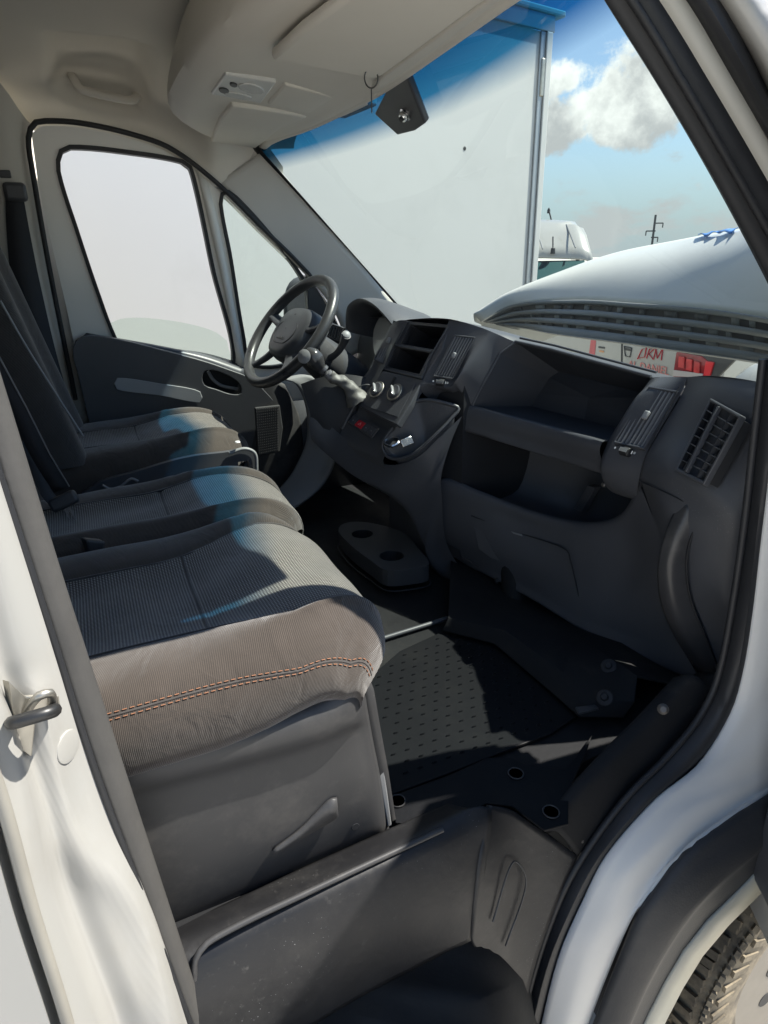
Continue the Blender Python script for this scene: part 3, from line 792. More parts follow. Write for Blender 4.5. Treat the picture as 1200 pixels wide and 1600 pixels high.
RIM = mat('rim_paint', (.21, .19, .16), .45, .3, var=.15, vscale=30)
lathe('rim', [(.226, .0), (.218, -.004), (.205, -.02), (.195, -.03), (.17, -.012), (.15, -.004), (.12, -.006), (.10, -.02), (.07, -.022), (.05, -.01), (0, -.01)], V((X1, wc.y, wc.z)), (1, 0, 0), RIM, tyre, 60, sharp=60)
for k in range(8):
    a = R(45 * k + 206)
    lathe('rim_hole', [(0, .0), (.021, .0), (.023, -.004), (.023, -.02)], V((X1 + .001, wc.y + .135 * math.cos(a), wc.z + .135 * math.sin(a))), (1, 0, 0), DEEP, tyre, 20)
lathe('hub_cap', [(.05, 0), (.045, .014), (.03, .02), (0, .021)], V((X1 - .012, wc.y, wc.z)), (1, 0, 0), GREY, tyre, 24)

# B-pillar at the back edge of the door opening
b0 = [V((.80, -.11, 1.93)), V((.855, -.085, 1.70))] + ln([(-60, 390), (0, 580), (100, 905), (195, 1200), (270, 1430), (325, 1600), (358, 1700)], .885, .895)
b1 = [V((.815, -.13, 1.93)), V((.875, -.105, 1.70))] + ln([(-60, 540), (0, 735), (75, 965), (150, 1200), (225, 1400), (300, 1600), (335, 1700)], .905, .915)
strip('pillar_edge_seal', b0, b1, SEAL_DUSTY, mid=[a.lerp(b, .5) + V((.005, .002, 0)) for a, b in zip(b0, b1)], nu=60, nv=7, thick=.02)
tube('pillar_seal_bead', [p + V((.004, -.001, 0)) for p in b1], .0035, SEAL, bpy.data.objects['pillar_edge_seal'], n=8, res=60)
b2 = [V((.84, -.16, 1.93)), V((.90, -.13, 1.70))] + ln([(-110, 560), (-35, 770), (30, 1000), (92, 1240), (150, 1400), (230, 1600), (262, 1700)], .935, .945)
b3 = [V((.86, -.20, 1.93)), V((.93, -.16, 1.70))] + ln([(-150, 620), (-90, 840), (-20, 1040), (40, 1220), (82, 1400), (150, 1600), (176, 1700)], .965, .975)
b4 = [V((.87, -.24, 1.93)), V((.945, -.19, 1.70))] + ln([(-170, 640), (-120, 880), (-60, 1080), (0, 1240), (50, 1420), (106, 1600), (130, 1700)], .985, .995)
b5 = [p + V((.004, -.014, 0)) for p in b4]
b6 = [V((.88, -4.2, 1.93)), V((.96, -4.2, 1.70))] + [V((1.0, -4.2, p.z)) for p in b4[2:]]
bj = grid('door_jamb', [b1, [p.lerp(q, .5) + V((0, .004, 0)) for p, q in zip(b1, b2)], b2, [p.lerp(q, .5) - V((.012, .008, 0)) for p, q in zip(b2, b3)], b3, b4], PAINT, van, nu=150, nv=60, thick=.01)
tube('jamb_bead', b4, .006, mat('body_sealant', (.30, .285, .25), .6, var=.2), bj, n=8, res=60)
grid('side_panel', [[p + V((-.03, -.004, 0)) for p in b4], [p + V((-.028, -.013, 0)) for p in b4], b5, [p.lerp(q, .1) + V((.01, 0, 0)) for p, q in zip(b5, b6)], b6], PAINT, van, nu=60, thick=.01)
grid('far_side_panel', [[V((-x, -.1, z)), V((-x, -4.2, z))] for x, z in ((1.0, .2), (1.0, 1.1), (.96, 1.7), (.86, 2.0))], PAINT, van, thick=.01)
grid('rear_panel', [[V((-x, -4.2, z)), V((x, -4.2, z))] for x, z in ((1.0, .2), (1.0, 1.1), (.96, 1.7), (.86, 2.08))], PAINT, van, thick=.01)
# far B-pillar trim and belt anchor
fp0 = [p + V((.03, 0, 0)) for p in dd((130, 700), (112, 620), (72, 420), (46, 270), (40, 222), (44, 192))]
fp1 = atx([(40, 700, -.86), (14, 620, -.86), (-10, 420, -.85), (-20, 270, -.82), (-20, 200, -.80), (-15, 120, -.76)])
fp2 = [V((-.9, -.5, p.z)) for p in fp1]
grid('far_pillar_trim', [[p + V((-.05, .01, 0)) for p in fp0], fp0, [a.lerp(b, .15) + V((.015, 0, 0)) for a, b in zip(fp0, fp1)], fp1, fp2], BEIGE3, van, nu=30, nv=20)
grid('rear_side_lining', [[V((-.93, .02, .6)), V((-.93, -.62, .6))], [V((-.93, .02, 1.3)), V((-.93, -.62, 1.3))], [V((-.90, -.03, 1.90)), V((-.88, -.62, 1.92))]], BEIGE3, van, thick=.02)
# striker and plug on the jamb
sc = at(35, 1118, x=.955)
stk = plate('door_striker', [at(a, b, x=.953) for a, b in ((2, 1060), (30, 1085), (82, 1082), (85, 1105), (45, 1130), (40, 1180), (20, 1165))], [], V((.006, .006, 0)), STEEL, bj, bevel=.002)
tube('striker_bar', [at(20, 1128, x=.95), at(25, 1128, x=.985), at(80, 1112, x=.985), at(82, 1108, x=.95)], .006, mat('worn_black_bar', (.05, .05, .05), .4, .6), stk, n=10, res=24)
tube('striker_loop', [at(38, 1118, x=.957), at(60, 1088, x=.975), at(78, 1083, x=.972), at(82, 1104, x=.96)], .004, STEEL, stk, n=8, res=18)
rib_l = cr(atx([(50, 1100, .945), (64, 1190, .94), (88, 1290, .938), (130, 1335, .932), (180, 1378, .926), (222, 1440, .924), (248, 1530, .928), (266, 1640, .93), (272, 1720, .93)]), 60)
for v in bj.data.vertices:          # pressed rib in the sheet metal
    d = min((v.co - p).length for p in rib_l)
    v.co += V((.75, .65, 0)) * (.010 * math.exp(-(d / .020) ** 2))
def pix_d(v):
    w = (v - CAM).dot(FW)
    return (600 + F * (v - CAM).dot(RT) / w - 105) ** 2 + (800 - F * (v - CAM).dot(UP) / w - 1166) ** 2
pv_ = min(bj.data.vertices, key=lambda v: pix_d(v.co))
lathe('jamb_plug', [(.0165, -.006), (.0165, .0), (.016, .0012), (.012, .0018), (0, .0016)], pv_.co + pv_.normal * (.0005 if pv_.normal.x > 0 else -.0005), pv_.normal if pv_.normal.x > 0 else -pv_.normal, PAINT, bj, 24)

# ---- sill and step
ledge = [ln([(185, 1489), (285, 1443), (450, 1366), (612, 1293), (700, 1255)], .80, .80),
         ln([(192, 1508), (292, 1462), (450, 1392), (650, 1300), (730, 1262)], .845, .845),
         ln([(200, 1532), (302, 1484), (480, 1394), (690, 1297), (765, 1262)], .872, .857),
         ln([(205, 1552), (310, 1502), (486, 1410), (698, 1316), (768, 1288)], .884, .872),
         ln([(225, 1624), (330, 1570), (505, 1485), (715, 1390), (756, 1372)], .908, .90),
         ln([(240, 1756), (352, 1690), (540, 1572), (660, 1508), (736, 1470)], .925, .925)]
step = grid('step_trim', ledge, STEP, van, nu=50, nv=36, thick=.008)
hl = [at(a, b, x=x) + V((.003, 0, .003)) for a, b, x in ((303, 1530, .886), (306, 1496, .882), (330, 1468, .874), (480, 1394, .869), (690, 1296, .86))]
tube('step_edge_bead', hl, .0045, GREY, step, n=8, res=40)
fr_ = [atx([(764, 1258, .852), (752, 1330, .888), (742, 1410, .912), (736, 1470, .925)]), atx([(800, 1268, .862), (793, 1360, .89), (780, 1450, .915), (768, 1530, .93)]),
       atx([(850, 1300, .884), (838, 1400, .905), (812, 1500, .925), (792, 1610, .937)]), atx([(903, 1338, .905), (876, 1398, .915), (838, 1502, .928), (812, 1612, .94)])]
grid('step_end_trim', fr_, STEP, step, nu=30, nv=24, thick=.008)
tread = grid('step_tread', [atx([(240, 1756, .925), (352, 1690, .925), (540, 1572, .925), (660, 1508, .925), (736, 1470, .922), (812, 1436, .875)]), [at(a, b, z=.445) for a, b in ((330, 1810), (430, 1748), (580, 1650), (690, 1592), (760, 1558))] + [at(850, 1516, x=.875)], [at(a, b, z=.435) for a, b in ((360, 1900), (470, 1840), (620, 1790), (740, 1745), (800, 1715))] + [at(880, 1660, x=.885)]], mat('tread_rubber', (.018, .0185, .019), .8, var=.3, bump=.3, bscale=80, dirt=(.03, .029, .026, .7), dscale=9), step, nu=60, thick=.008)
for (a, b) in ((698, 1522), (725, 1572)):
    lathe('step_screw', [(.0, .005), (.007, .005), (.009, .003), (.012, .0)], at(a, b, z=.437), (0, 0, 1), SCREW, tread, 16)
# indented diamond on the step end
tube('step_rib', atx([(770, 1440, .918), (802, 1347, .893), (822, 1380, .902), (790, 1478, .924)]), .0016, GREY, step, n=6, res=30)
# inner arch cover along the front of the opening
ic = [atx([(850, 1300, .884), (876, 1248, .868), (930, 1185, .85), (990, 1125, .835), (1052, 1058, .815)]),
      [p + V((.0, .0, .015)) for p in atx([(870, 1310, .892), (910, 1250, .88), (968, 1190, .868), (1025, 1130, .855), (1080, 1064, .84)])],
      atx([(903, 1338, .905), (948, 1280, .897), (1010, 1216, .888), (1070, 1148, .875), (1112, 1076, .862)])]
cov = grid('arch_cover', ic, RUBBER, van, nu=40, nv=16, thick=.008)
for a, b in ((905, 1311), (1047, 1157), (1036, 1108)):
    lathe('cover_screw', [(0, .006), (.005, .006), (.0075, .004), (.010, 0)], at(a, b, x=.893 if a < 1000 else .864), V((.6, -.6, .5)), SCREW, cov, 16)
# foot panel (toe board) with its two clips
tb = [[at(a, b, z=FZ + .02) for a, b in ((690, 985), (772, 1006), (850, 1072), (905, 1120), (975, 1122))],
      [at(a, b, z=FZ + .05) for a, b in ((700, 965), (790, 985), (880, 1050), (935, 1092), (992, 1096))],
      [V((at(700, 930, y=.95).x, .96, .70)), at(832, 950, y=.97), at(900, 993, y=.955), at(955, 1028, y=.935), at(996, 1056, y=.92)],
      [V((.0, 1.14, .65)), V((.3, 1.15, .64)), V((.5, 1.15, .635)), V((.7, 1.14, .63)), V((.8, 1.13, .63))]]
toe = grid('toe_board', tb, RUBBER, van, thick=.006, bevel=.006)
for a, b in ((951, 1041), (945, 1090)):
    c = at(a, b, y=.885)
    lathe('panel_clip', [(0, .008), (.006, .008), (.0075, .006), (.008, .003), (.015, .002), (.017, 0)], at(a, b, n=(0, -.6, .8), d=V((0, -.6, .8)).dot(at(a, b, z=FZ + .07))), (0.3, -.6, .8), DEEP, toe, 20)
plate('toe_reinforcement', [at(a, b, z=FZ + .035) for a, b in ((898, 1108), (930, 1104), (936, 1110), (904, 1118))], [], (0, 0, .006), GREY, toe, bevel=.002)
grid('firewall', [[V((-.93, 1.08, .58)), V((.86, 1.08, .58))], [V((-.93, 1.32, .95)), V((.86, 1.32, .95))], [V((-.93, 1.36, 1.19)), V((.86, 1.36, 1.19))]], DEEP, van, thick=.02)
grid('side_kick_panel', [atx([(1010, 1125, .72), (1030, 1100, .75), (1062, 1066, .785), (1090, 1050, .80)]), atx([(1060, 1110, .84), (1090, 1088, .85), (1114, 1072, .86), (1124, 1050, .858)])], RUBBER, van, nu=10, thick=.01)

# unseen opened passenger door, frame and quarter shaped to shade step and fender
pdr = thing('passenger_door', (.985, 1.02, GZ), 'open passenger door of the van out of view, shaped to shade the step and fender', 'door')
hx, hd_ = V((.985, 1.02, 0)), V((math.sin(R(60)), -math.cos(R(60)), 0))
hn_ = V((math.cos(R(60)), math.sin(R(60)), 0))
def dpt(u, z, o=0.0): return hx + hd_ * u + hn_ * o + V((0, 0, z))
fro = [dpt(-.06, .30), dpt(-.06, 1.40), dpt(-.03, 1.62), dpt(.16, 1.765), dpt(.36, 1.90), dpt(.55, 1.97), dpt(.95, 1.98), dpt(1.04, 1.90), dpt(1.10, 1.30), dpt(1.10, .30)]
frw = [dpt(.46, 1.36), dpt(.46, 1.86), dpt(.56, 1.91), dpt(.93, 1.92), dpt(.98, 1.86), dpt(1.03, 1.36)]
pdf = plate('door_frame', fro, [frw], hn_ * .05, PAINT, pdr, bevel=.008)
plate('door_pane', [p + hn_ * .02 for p in frw], [], hn_ * .004, GLASS_S, pdf)
plate('door_trim_panel', [dpt(.06, .45), dpt(.06, 1.33), dpt(1.05, 1.33), dpt(1.05, .45)], [], -hn_ * .05, DARK, pdr, bevel=.015)
plate('quarter_shade_panel', [dpt(.06, 1.36), dpt(.05, 1.62), dpt(.18, 1.73), dpt(.38, 1.84), dpt(.38, 1.36)], [], -hn_ * .01, GREY, pdr, bevel=.004)  # opaque in place of quarter glass, added to shade the step
mp = cr([dpt(.12, 1.42, .16), dpt(.12, 1.76, .16), dpt(.28, 1.78, .2), dpt(.34, 1.7, .22), dpt(.34, 1.46, .22), dpt(.26, 1.40, .2)], 30, True)
plate('door_mirror', mp, [], hn_ * .12, DARK2, pdr, bevel=.02, smooth=True)
plate('mirror_arm', [dpt(.10, 1.44, .05), dpt(.22, 1.44, .05), dpt(.22, 1.52, .05), dpt(.10, 1.52, .05)], [], hn_ * .14, DARK2, pdr, bevel=.01)
# ---------------------------------------------------------------- seats
def bil(rows, u, v):
    nr, nc = len(rows) - 1, len(rows[0]) - 1
    a = min(nr - 1e-6, max(0, v * nr)); b = min(nc - 1e-6, max(0, u * nc))
    j, i = int(a), int(b); fv, fu = a - j, b - i
    return rows[j][i].lerp(rows[j][i + 1], fu).lerp(rows[j + 1][i].lerp(rows[j + 1][i + 1], fu), fv)
def cushion(root, x0, x1, zt, yf, xl, xr, side_l, side_r, drop_l=.12, drop_r=.12):
    """Seat cushion in three pieces: dotted middle (from xl to xr at the back, widening to the nose) and two bolsters."""
    prof = [(-.16, -.004), (-.08, -.002), (.0, .0), (.08, .0), (.15, .006), (.21, .014), (.27, .017), (.315, .010), (.35, -.006), (.375, -.030), (.388, -.06), (.386, -.09), (.372, -.118), (.35, -.128)]
    sc = (yf + .16) / (.388 + .16)
    P_ = [(-.16 + (y + .16) * sc, z) for y, z in prof]
    P_ = [(p.x, p.y) for p in cr([V((y, z, 0)) for y, z in P_], 56)]
    xm, hw = (x0 + x1) / 2, (x1 - x0) / 2
    def pt(x, y, zp, dz, e=None):
        if e is None: e = min(1.0, abs(x - xm) / hw)
        w = min(1, max(0, (y - .12) / (yf - .12)))
        y2 = y - w ** 1.5 * .085 * max(0, (e - .45) / .55) ** 2.4
        tot = -((abs(min(0, zp)) ** 2.2 + abs(min(0, dz)) ** 2.2) ** (1 / 2.2)) + max(0, zp) + max(0, dz)
        return V((x, y2, zt + max(-.128, tot)))
    mid, lef, rig = [], [], []
    for k, (y, zp) in enumerate(P_):
        t = min(1, max(0, (y - .05) / .22)); t = t * t * (3 - 2 * t)
        if k > 34: t = 1.0
        gq = max(0, (y - .06) / (yf - .06)) ** 1.6
        l_ = xl + (x0 + .035 - xl) * t * .62; r_ = xr + (x1 - .05 - xr) * t * .62
        if side_r: r_ = min(r_, x1 - .075 * min(1.1, gq) - .062)
        if side_l: l_ = max(l_, x0 + .075 * min(1.1, gq) + .062)
        dish = -.016 * (1 - t * .8) if k < 34 else 0
        row = []
        for i in range(31):
            s = i / 30; x = l_ + (r_ - l_) * s
            dz = dish * (1 - (2 * s - 1) ** 4) + (.010 * t if k < 34 else 0) * (1 - (2 * s - 1) ** 2)
            seam = -.004 * math.exp(-((y - .10) / .006) ** 2) if k < 34 else 0
            q = pt(x, y, zp, 0); q.z += dz + seam + .0015 * math.sin(x * 40 + y * 23); row.append(q)
        mid.append(row)
        def wing(xa, xo, side, drop):
            sg = 1 if xo > xa else -1
            w = abs(xo - xa)
            g_y = min(1.1, max(0, (y - .06) / (yf - .06)) ** 1.6) if side else 0
            hb = .25 + .75 * min(1, max(0, (y + .10) / .22)) if side else 1
            ins = .075 * g_y
            c = [(xa, -.001), (xa + sg * w * .10, .007 * hb), (xa + sg * (w - ins) * .42, .014 * hb), (xo - sg * (.036 + ins), .008 * hb), (xo - sg * (.012 + ins * .72), -.012)]
            if side:
                c += [(xo + sg * (.004 - ins * .3), -.042), (xo + sg * (.006 - ins * .1), -.075), (xo - sg * .022 * g_y, -.105), (xo - sg * (.02 + .06 * g_y), -drop)]
            else:
                c += [(xo, -.04), (xo, -.08), (xo, -.11)]
            c = cr([V((a, b, 0)) for a, b in c], 26)
            er, out = 0, []
            for a in c:
                er = max(er, min(1.0, abs(a.x - xm) / hw)); out.append(pt(a.x, y, zp, a.y, er))
            return out
        if k <= 49: rig.append(wing(r_, x1, side_r, drop_r)); lef.append(wing(l_, x0, side_l, drop_l))
    c = grid('seat_centre', mid, FAB_DOT, root, autos=0)
    l = grid('side_bolster', [list(reversed(r_)) for r_ in lef], FAB_BROWN, root, autos=0)
    r = grid('side_bolster', rig, FAB_BROWN, root, autos=0)
    tube('piping', [r_[0] + V((0, 0, .001)) for r_ in rig], .0018, FAB_DARK, c, n=6)
    tube('piping', [r_[0] + V((0, 0, .001)) for r_ in lef], .0018, FAB_DARK, c, n=6)
    k_ = min(range(34), key=lambda q: abs(P_[q][0] - .10 * sc))
    tube('centre_seam', [p + V((0, 0, -.0004)) for p in mid[k_]], .0022, FAB_DARK, c, n=6)
    return mid, lef, rig, c, l, r
def backrest(root, x0, x1, y0, z0, y1, z1, m_side=None):
    xm = (x0 + x1) / 2
    rows = []
    for k in range(15):
        t = k / 14; w = (x1 - x0) / 2 * (1 - .18 * max(0, (t - .7) / .3) ** 2)
        yb = y0 + (y1 - y0) * t; zz = z0 + (z1 - z0) * t
        sec = [(-w, -.11), (-w, -.03), (-w + .02, .012), (-w + .07, .02), (-w + .12, -.005), (0, -.012), (w - .12, -.005), (w - .07, .02), (w - .02, .012), (w, -.03), (w, -.11)]
        th = 1 if t < .92 else max(.15, 1 - (t - .92) / .08)
        rows.append(cr([V((xm + a, yb + (b * th if b > -.02 else b * th), zz)) for a, b in sec], 40))
    rows.append([V((xm + (p.x - xm) * .9, rows[-1][20].y - .03, z1 + .012)) for p in rows[-1]])
    return grid('backrest', rows, m_side or FAB_DARK, root, autos=0)

bench = thing('passenger_bench', (.42, .1, FZ), 'double passenger bench seat with dotted grey fabric and orange stitching on its near side', 'bench seat')
mid, lef, rig, cN, lN, rN = cushion(bench, .335, .832, 1.035, .352, .46, .71, False, True)
mid2, lef2, rig2, c2, l2, r2 = cushion(bench, -.02, .335, 1.035, .372, .08, .25, True, False)
# orange double stitching along the near side
bm = bmesh.new()
for off in (.246, .262):
    pts = []
    for j in range(0, 49):
        r_ = rig[j]; f = off * 2.03 * 25; i = int(f)
        pts.append(r_[i].lerp(r_[min(25, i + 1)], f - i))
    pts = lin(pts, 400)
    L_ = sum((pts[i + 1] - pts[i]).length for i in range(399)); nd = int(L_ / .0085)
    pts = lin(pts, nd * 2 + 1)
    for k in range(nd):
        a, b = pts[2 * k], pts[2 * k + 1]
        n_ = V((.8, 0, .6)).normalized()
        Mx = frame3(b - a, n_.cross(b - a)).to_4x4(); Mx.translation = (a + b) / 2 + n_ * .0012
        bmesh.ops.create_cube(bm, size=1, matrix=Mx @ Matrix.Diagonal((.0052, .0010, .0010, 1)))
me = bpy.data.meshes.new('orange_stitching'); bm.to_mesh(me); bm.free(); me.materials.append(THREAD)
o_ = put(bpy.data.objects.new('orange_stitching', me), rN); o_['kind'] = 'stuff'
sm_ = []
for j in range(0, 49):
    f = .254 * 2.03 * 25; i = int(f); sm_.append(rig[j][i].lerp(rig[j][i + 1], f - i))
tube('side_seam', sm_, .0013, FAB_DARK, rN, n=6)
backrest(bench, .335, .80, -.115, 1.0, -.30, 1.60)
backrest(bench, -.10, .325, -.135, 1.0, -.33, 1.60)
# pedestal of the bench
ped = [atx([(78, 1187, .79), (178, 1160, .79), (400, 1105, .79), (500, 1075, .79), (545, 1045, .79), (552, 1040, .77)]),
       atx([(95, 1207, .815), (195, 1180, .815), (400, 1128, .815), (500, 1096, .815), (552, 1066, .812), (560, 1060, .79)]),
       atx([(99, 1232, .828), (199, 1205, .828), (400, 1152, .828), (500, 1120, .828), (556, 1092, .825), (570, 1084, .80)]),
       atx([(103, 1259, .828), (203, 1232, .828), (400, 1180, .828), (500, 1150, .828), (558, 1125, .826), (575, 1112, .80)]),
       atx([(108, 1273, .816), (208, 1246, .816), (400, 1196, .816), (500, 1166, .816), (562, 1142, .814), (580, 1140, .795)]),
       atx([(145, 1385, .811), (245, 1340, .811), (410, 1286, .811), (510, 1242, .811), (575, 1215, .811), (594, 1212, .79)]),
       atx([(185, 1473, .80), (285, 1428, .80), (440, 1360, .80), (540, 1314, .80), (590, 1292, .80), (606, 1286, .785)]),
       atx([(190, 1495, .79), (290, 1450, .79), (442, 1376, .79), (545, 1328, .79), (595, 1304, .79), (610, 1296, .775)])]
pd = grid('pedestal', ped, GREY, bench, nu=40, nv=40, thick=.02)
grid('pedestal_front', [[p for p in (r_[-1], V((.45, r_[-1].y - .01, r_[-1].z)), V((-.02, r_[-1].y - .01, r_[-1].z)))] for r_ in ped], GREY, bench, thick=.015)
grid('pedestal_end', [[V((-.02, .28, z)), V((-.02, -.2, z))] for z in (.62, .8, .93)], GREY, bench, thick=.015)
sc_ = [at(a, b, x=.8145) for a, b in ((470, 1300), (500, 1262), (520, 1250), (528, 1256), (528, 1280), (515, 1292))]
plate('scoop', sc_, [], V((-.012, 0, 0)), DEEP, pd, bevel=.002) if False else None
grid('scoop_ramp', [atx([(425, 1330, .812), (470, 1296, .813), (515, 1252, .815), (527, 1250, .817)]), atx([(430, 1336, .815), (480, 1306, .817), (522, 1282, .817), (529, 1276, .819)])], GREY, pd, nu=16, thick=.006)
lathe('pedestal_hole', [(.0, .0015), (.006, .0015), (.0075, 0)], at(555, 1291, x=.8035), (1, 0, 0), DEEP, pd, 18)
# metal bracket at the front corner of the pedestal
plate('pedestal_bracket', [at(a, b, x=.79) for a, b in ((572, 1118), (582, 1114), (600, 1200), (612, 1290), (606, 1293), (592, 1210))], [], V((-.012, .004, 0)), GREYL, bench, bevel=.002)
# buckle, tongue and a grey receiver on the middle place
bk1 = box('belt_buckle', at(100, 783, x=.12), (.055, .028, .028), GREY, bench, rot=frame3(at(122, 772, x=.12) - at(80, 792, x=.12), UP), bevel=.006)
tp = [at(a, b, x=.125) for a, b in ((100, 796), (110, 792), (122, 818), (113, 823))]
tpi = [at(a, b, x=.125) for a, b in ((106, 803), (110, 801), (117, 815), (113, 817))]
plate('belt_tongue', tp, [tpi], V((.003, 0, .002)), CHROME, bench, bevel=.0006)
plate('belt_receiver', [at(a, b, x=.345) for a, b in ((134, 843), (166, 846), (158, 892), (150, 896))], [], V((-.02, -.01, .0)), GREY, bench, bevel=.004)
grid('lap_belt', [[at(a, b, x=.11) for a, b in ((52, 690), (66, 730), (80, 765), (94, 782))], [at(a, b, x=.13) for a, b in ((26, 690), (48, 735), (66, 775), (84, 794))]], WEB, bench, nu=14, thick=.002)

drv = thing('driver_seat', (-.49, .1, FZ), 'single driver seat with dotted grey fabric behind the steering wheel', 'car seat')
mid3, lef3, rig3, c3, l3, r3 = cushion(drv, -.74, -.27, 1.035, .405, -.60, -.40, True, True)
backrest(drv, -.74, -.265, -.06, 1.02, -.20, 1.62)
plate('seat_base', [V((-.72, -.2, .62)), V((-.28, -.2, .62)), V((-.28, .34, .62)), V((-.72, .34, .62))], [], (0, 0, .29), DARK, drv, bevel=.02)
# side shield with its pale front handle on the driver seat
shl = atx([(128, 772, -.235), (160, 752, -.235), (210, 738, -.235), (290, 715, -.235), (358, 706, -.235), (385, 702, -.235), (400, 712, -.235), (402, 748, -.235), (398, 790, -.235), (330, 810, -.235), (200, 800, -.235)])
hol = atx([(372, 722, -.235), (388, 720, -.235), (391, 735, -.235), (390, 748, -.235), (374, 748, -.235)])
plate('side_shield', cr(shl[:7], 20) + shl[7:], [hol], V((-.018, 0, 0)), DARK2, drv, bevel=.005)
tube('adjuster_handle', atx([(358, 708, -.226), (382, 701, -.226), (398, 708, -.226), (401, 730, -.226), (400, 752, -.226)]), .006, GREYL, drv, n=8, res=24, flat=.8)
tube('recliner_lever', atx([(160, 758, -.225), (172, 764, -.222), (188, 760, -.225), (205, 748, -.225), (216, 752, -.222)]), .0035, GREYL, drv, n=8, res=18)
lathe('seat_pull_tab', [(0, .004), (.006, .003), (.008, 0)], at(371, 691, z=1.045), (0, 0, 1), WHITE_MARK, drv, 12)
dbelt = thing('seat_belt', at(30, 420, x=-.82), 'black seat belt hanging from the pillar beside the driver seat', 'seat belt')
grid('belt_webbing', [atx([(8, 306, -.80), (10, 360, -.79), (18, 440, -.78), (45, 560, -.76), (75, 650, -.74)]), atx([(36, 304, -.80), (46, 360, -.79), (62, 440, -.78), (90, 560, -.76), (118, 655, -.74)])], WEB, dbelt, nu=20, thick=.002)
box('belt_guide', at(24, 300, x=-.80), (.03, .06, .05), DARK2, dbelt, bevel=.01)
box('pillar_switch', at(8, 272, x=-.81), (.01, .03, .02), DARK2, dbelt, bevel=.003)

# ---------------------------------------------------------------- dashboard
dash = thing('dashboard', (0, .95, 1.0), 'black plastic dashboard with empty radio slots, open bin and round knobs', 'dashboard')
rim = [V((-.84, .98, 1.27)), V((-.70, .92, 1.31)), V((-.45, .90, 1.335)), V((-.26, .86, 1.335))] + atx([(640, 499, -.17), (700, 498, -.0), (752, 512, .07), (772, 520, .095), (806, 535, .12), (860, 547, .21), (940, 569, .34), (1018, 590, .465), (1030, 589, .49), (1075, 589, .575), (1110, 587, .64), (1190, 598, .765), (1215, 612, .80)])
rimx = cr(rim, 80)
back_ = [ws(max(-.84, min(.84, p.x * 1.02)), .985) + V((0, -.012, -.004)) for p in rimx]
topg = [[a.lerp(b, t) + V((0, 0, .014 * math.sin(math.pi * t))) for a, b in zip(back_, rimx)] for t in (0, .2, .4, .6, .8, .93, 1)]
grid('dash_top', topg, DARK, dash, nv=20)
# defroster slots along the back of the top
for x0_, x1_ in ((.16, .40), (.50, .62)):
    n_ = int((x1_ - x0_) / .018)
    for i in range(n_):
        x = x0_ + .018 * i
        k = min(range(80), key=lambda q: abs(rimx[q].x - x))
        c = back_[k].lerp(rimx[k], .22) + V((0, 0, .011))
        box('defroster_slot', c, (.010, .022, .004), DEEP, dash, rot=Matrix.Rotation(R(20), 3, 'Z'), bevel=.001)
# radio and climate stack : plates on the leaning face
A_, B_, C_ = at(640, 501, x=-.17), at(700, 510, x=.0), at(605, 575, x=-.175)
SN = (C_ - A_).cross(B_ - A_).normalized()
if SN.y > 0: SN = -SN
SD = SN.dot(A_)
def st(*pts, o=0.0): return [at(a, b, n=SN, d=SD + o) for a, b in pts]
up_h = st((641, 507), (696, 512), (679, 546), (627, 537))
lo_h = st((619, 542), (671, 552), (655, 584), (606, 573))
stack = plate('stack_face', st((634, 501), (703, 507), (690, 545), (661, 592), (598, 578), (612, 545)), [up_h, lo_h], -SN * .02, DARK2, dash, bevel=.002)
for nm, h in (('radio_slot', up_h), ('radio_slot', lo_h)):
    d = -SN * .09
    c = sum(h, V()) / 4
    grid(nm, [[p for p in h] + [h[0]], [p + d for p in h] + [h[0] + d], [c + d] * 5], DEEP, stack, smooth=False)
def bead(name, pts, r, m, parent, closed=False, res=0):
    return tube(name, pts, r, m, parent, n=8, closed=closed, res=res)
bead('slot_trim', st((617, 540), (674, 550), o=.002), .0035, DARK2, stack)
bead('slot_trim', st((600, 577), (660, 591), o=.002), .0035, DARK2, stack)
bead('slot_trim', st((700, 510), (675, 552), (659, 590), o=.002), .0022, DARK2, stack)
bead('slot_trim', st((636, 503), (616, 541), (600, 577), o=.002), .0022, DARK2, stack)
# climate panel, a little more reclined
cA, cB, cC = at(598, 578, x=-.177), at(661, 592, x=-.002), at(560, 632, x=-.18)
CN = (cC - cA).cross(cB - cA).normalized()
if CN.y > 0: CN = -CN
CD_ = CN.dot(cA)
def cl(*pts, o=0.0): return [at(a, b, n=CN, d=CD_ + o) for a, b in pts]
clim = plate('climate_panel', cl((598, 579), (661, 593), (640, 632), (620, 664), (590, 650), (560, 634)), [], -CN * .02, DARK2, dash, bevel=.003)
plate('climate_inset', cl((604, 588), (650, 600), (622, 652), (568, 634), o=.0006), [], CN * .0015, DARK, clim, bevel=.001)
plate('climate_seam', cl((616, 589), (619, 590), (612, 606), (609, 604), o=.002), [], CN * .002, DEEP, clim)
kx = (cB - cA).normalized(); ky = CN.cross(kx)
for (a, b, rot) in ((590, 610, 1.15), (618, 614, 1.25)):
    c = cl((a, b), o=.002)[0]
    kn = lathe('climate_knob', [(.027, 0), (.027, .003), (.0215, .004), (.0205, .009), (.018, .011), (0, .011)], c, CN, DARK2, dash, 32)
    lathe('knob_ring', [(.0225, .0035), (.0262, .0045), (.0255, .0065), (.0228, .0060)], c, CN, STEEL, kn, 40)
    dr = (at(a + 3, b + 18, n=CN, d=CD_) - c).normalized()
    box('knob_pointer', c + CN * .014 , (.034, .006, .010), GREYL, kn, rot=frame3(dr, CN.cross(dr)), bevel=.002)
    box('pointer_tip', c + CN * .0155 + dr * .010, (.014, .0035, .009), CHROME, kn, rot=frame3(dr, CN.cross(dr)), bevel=.001)
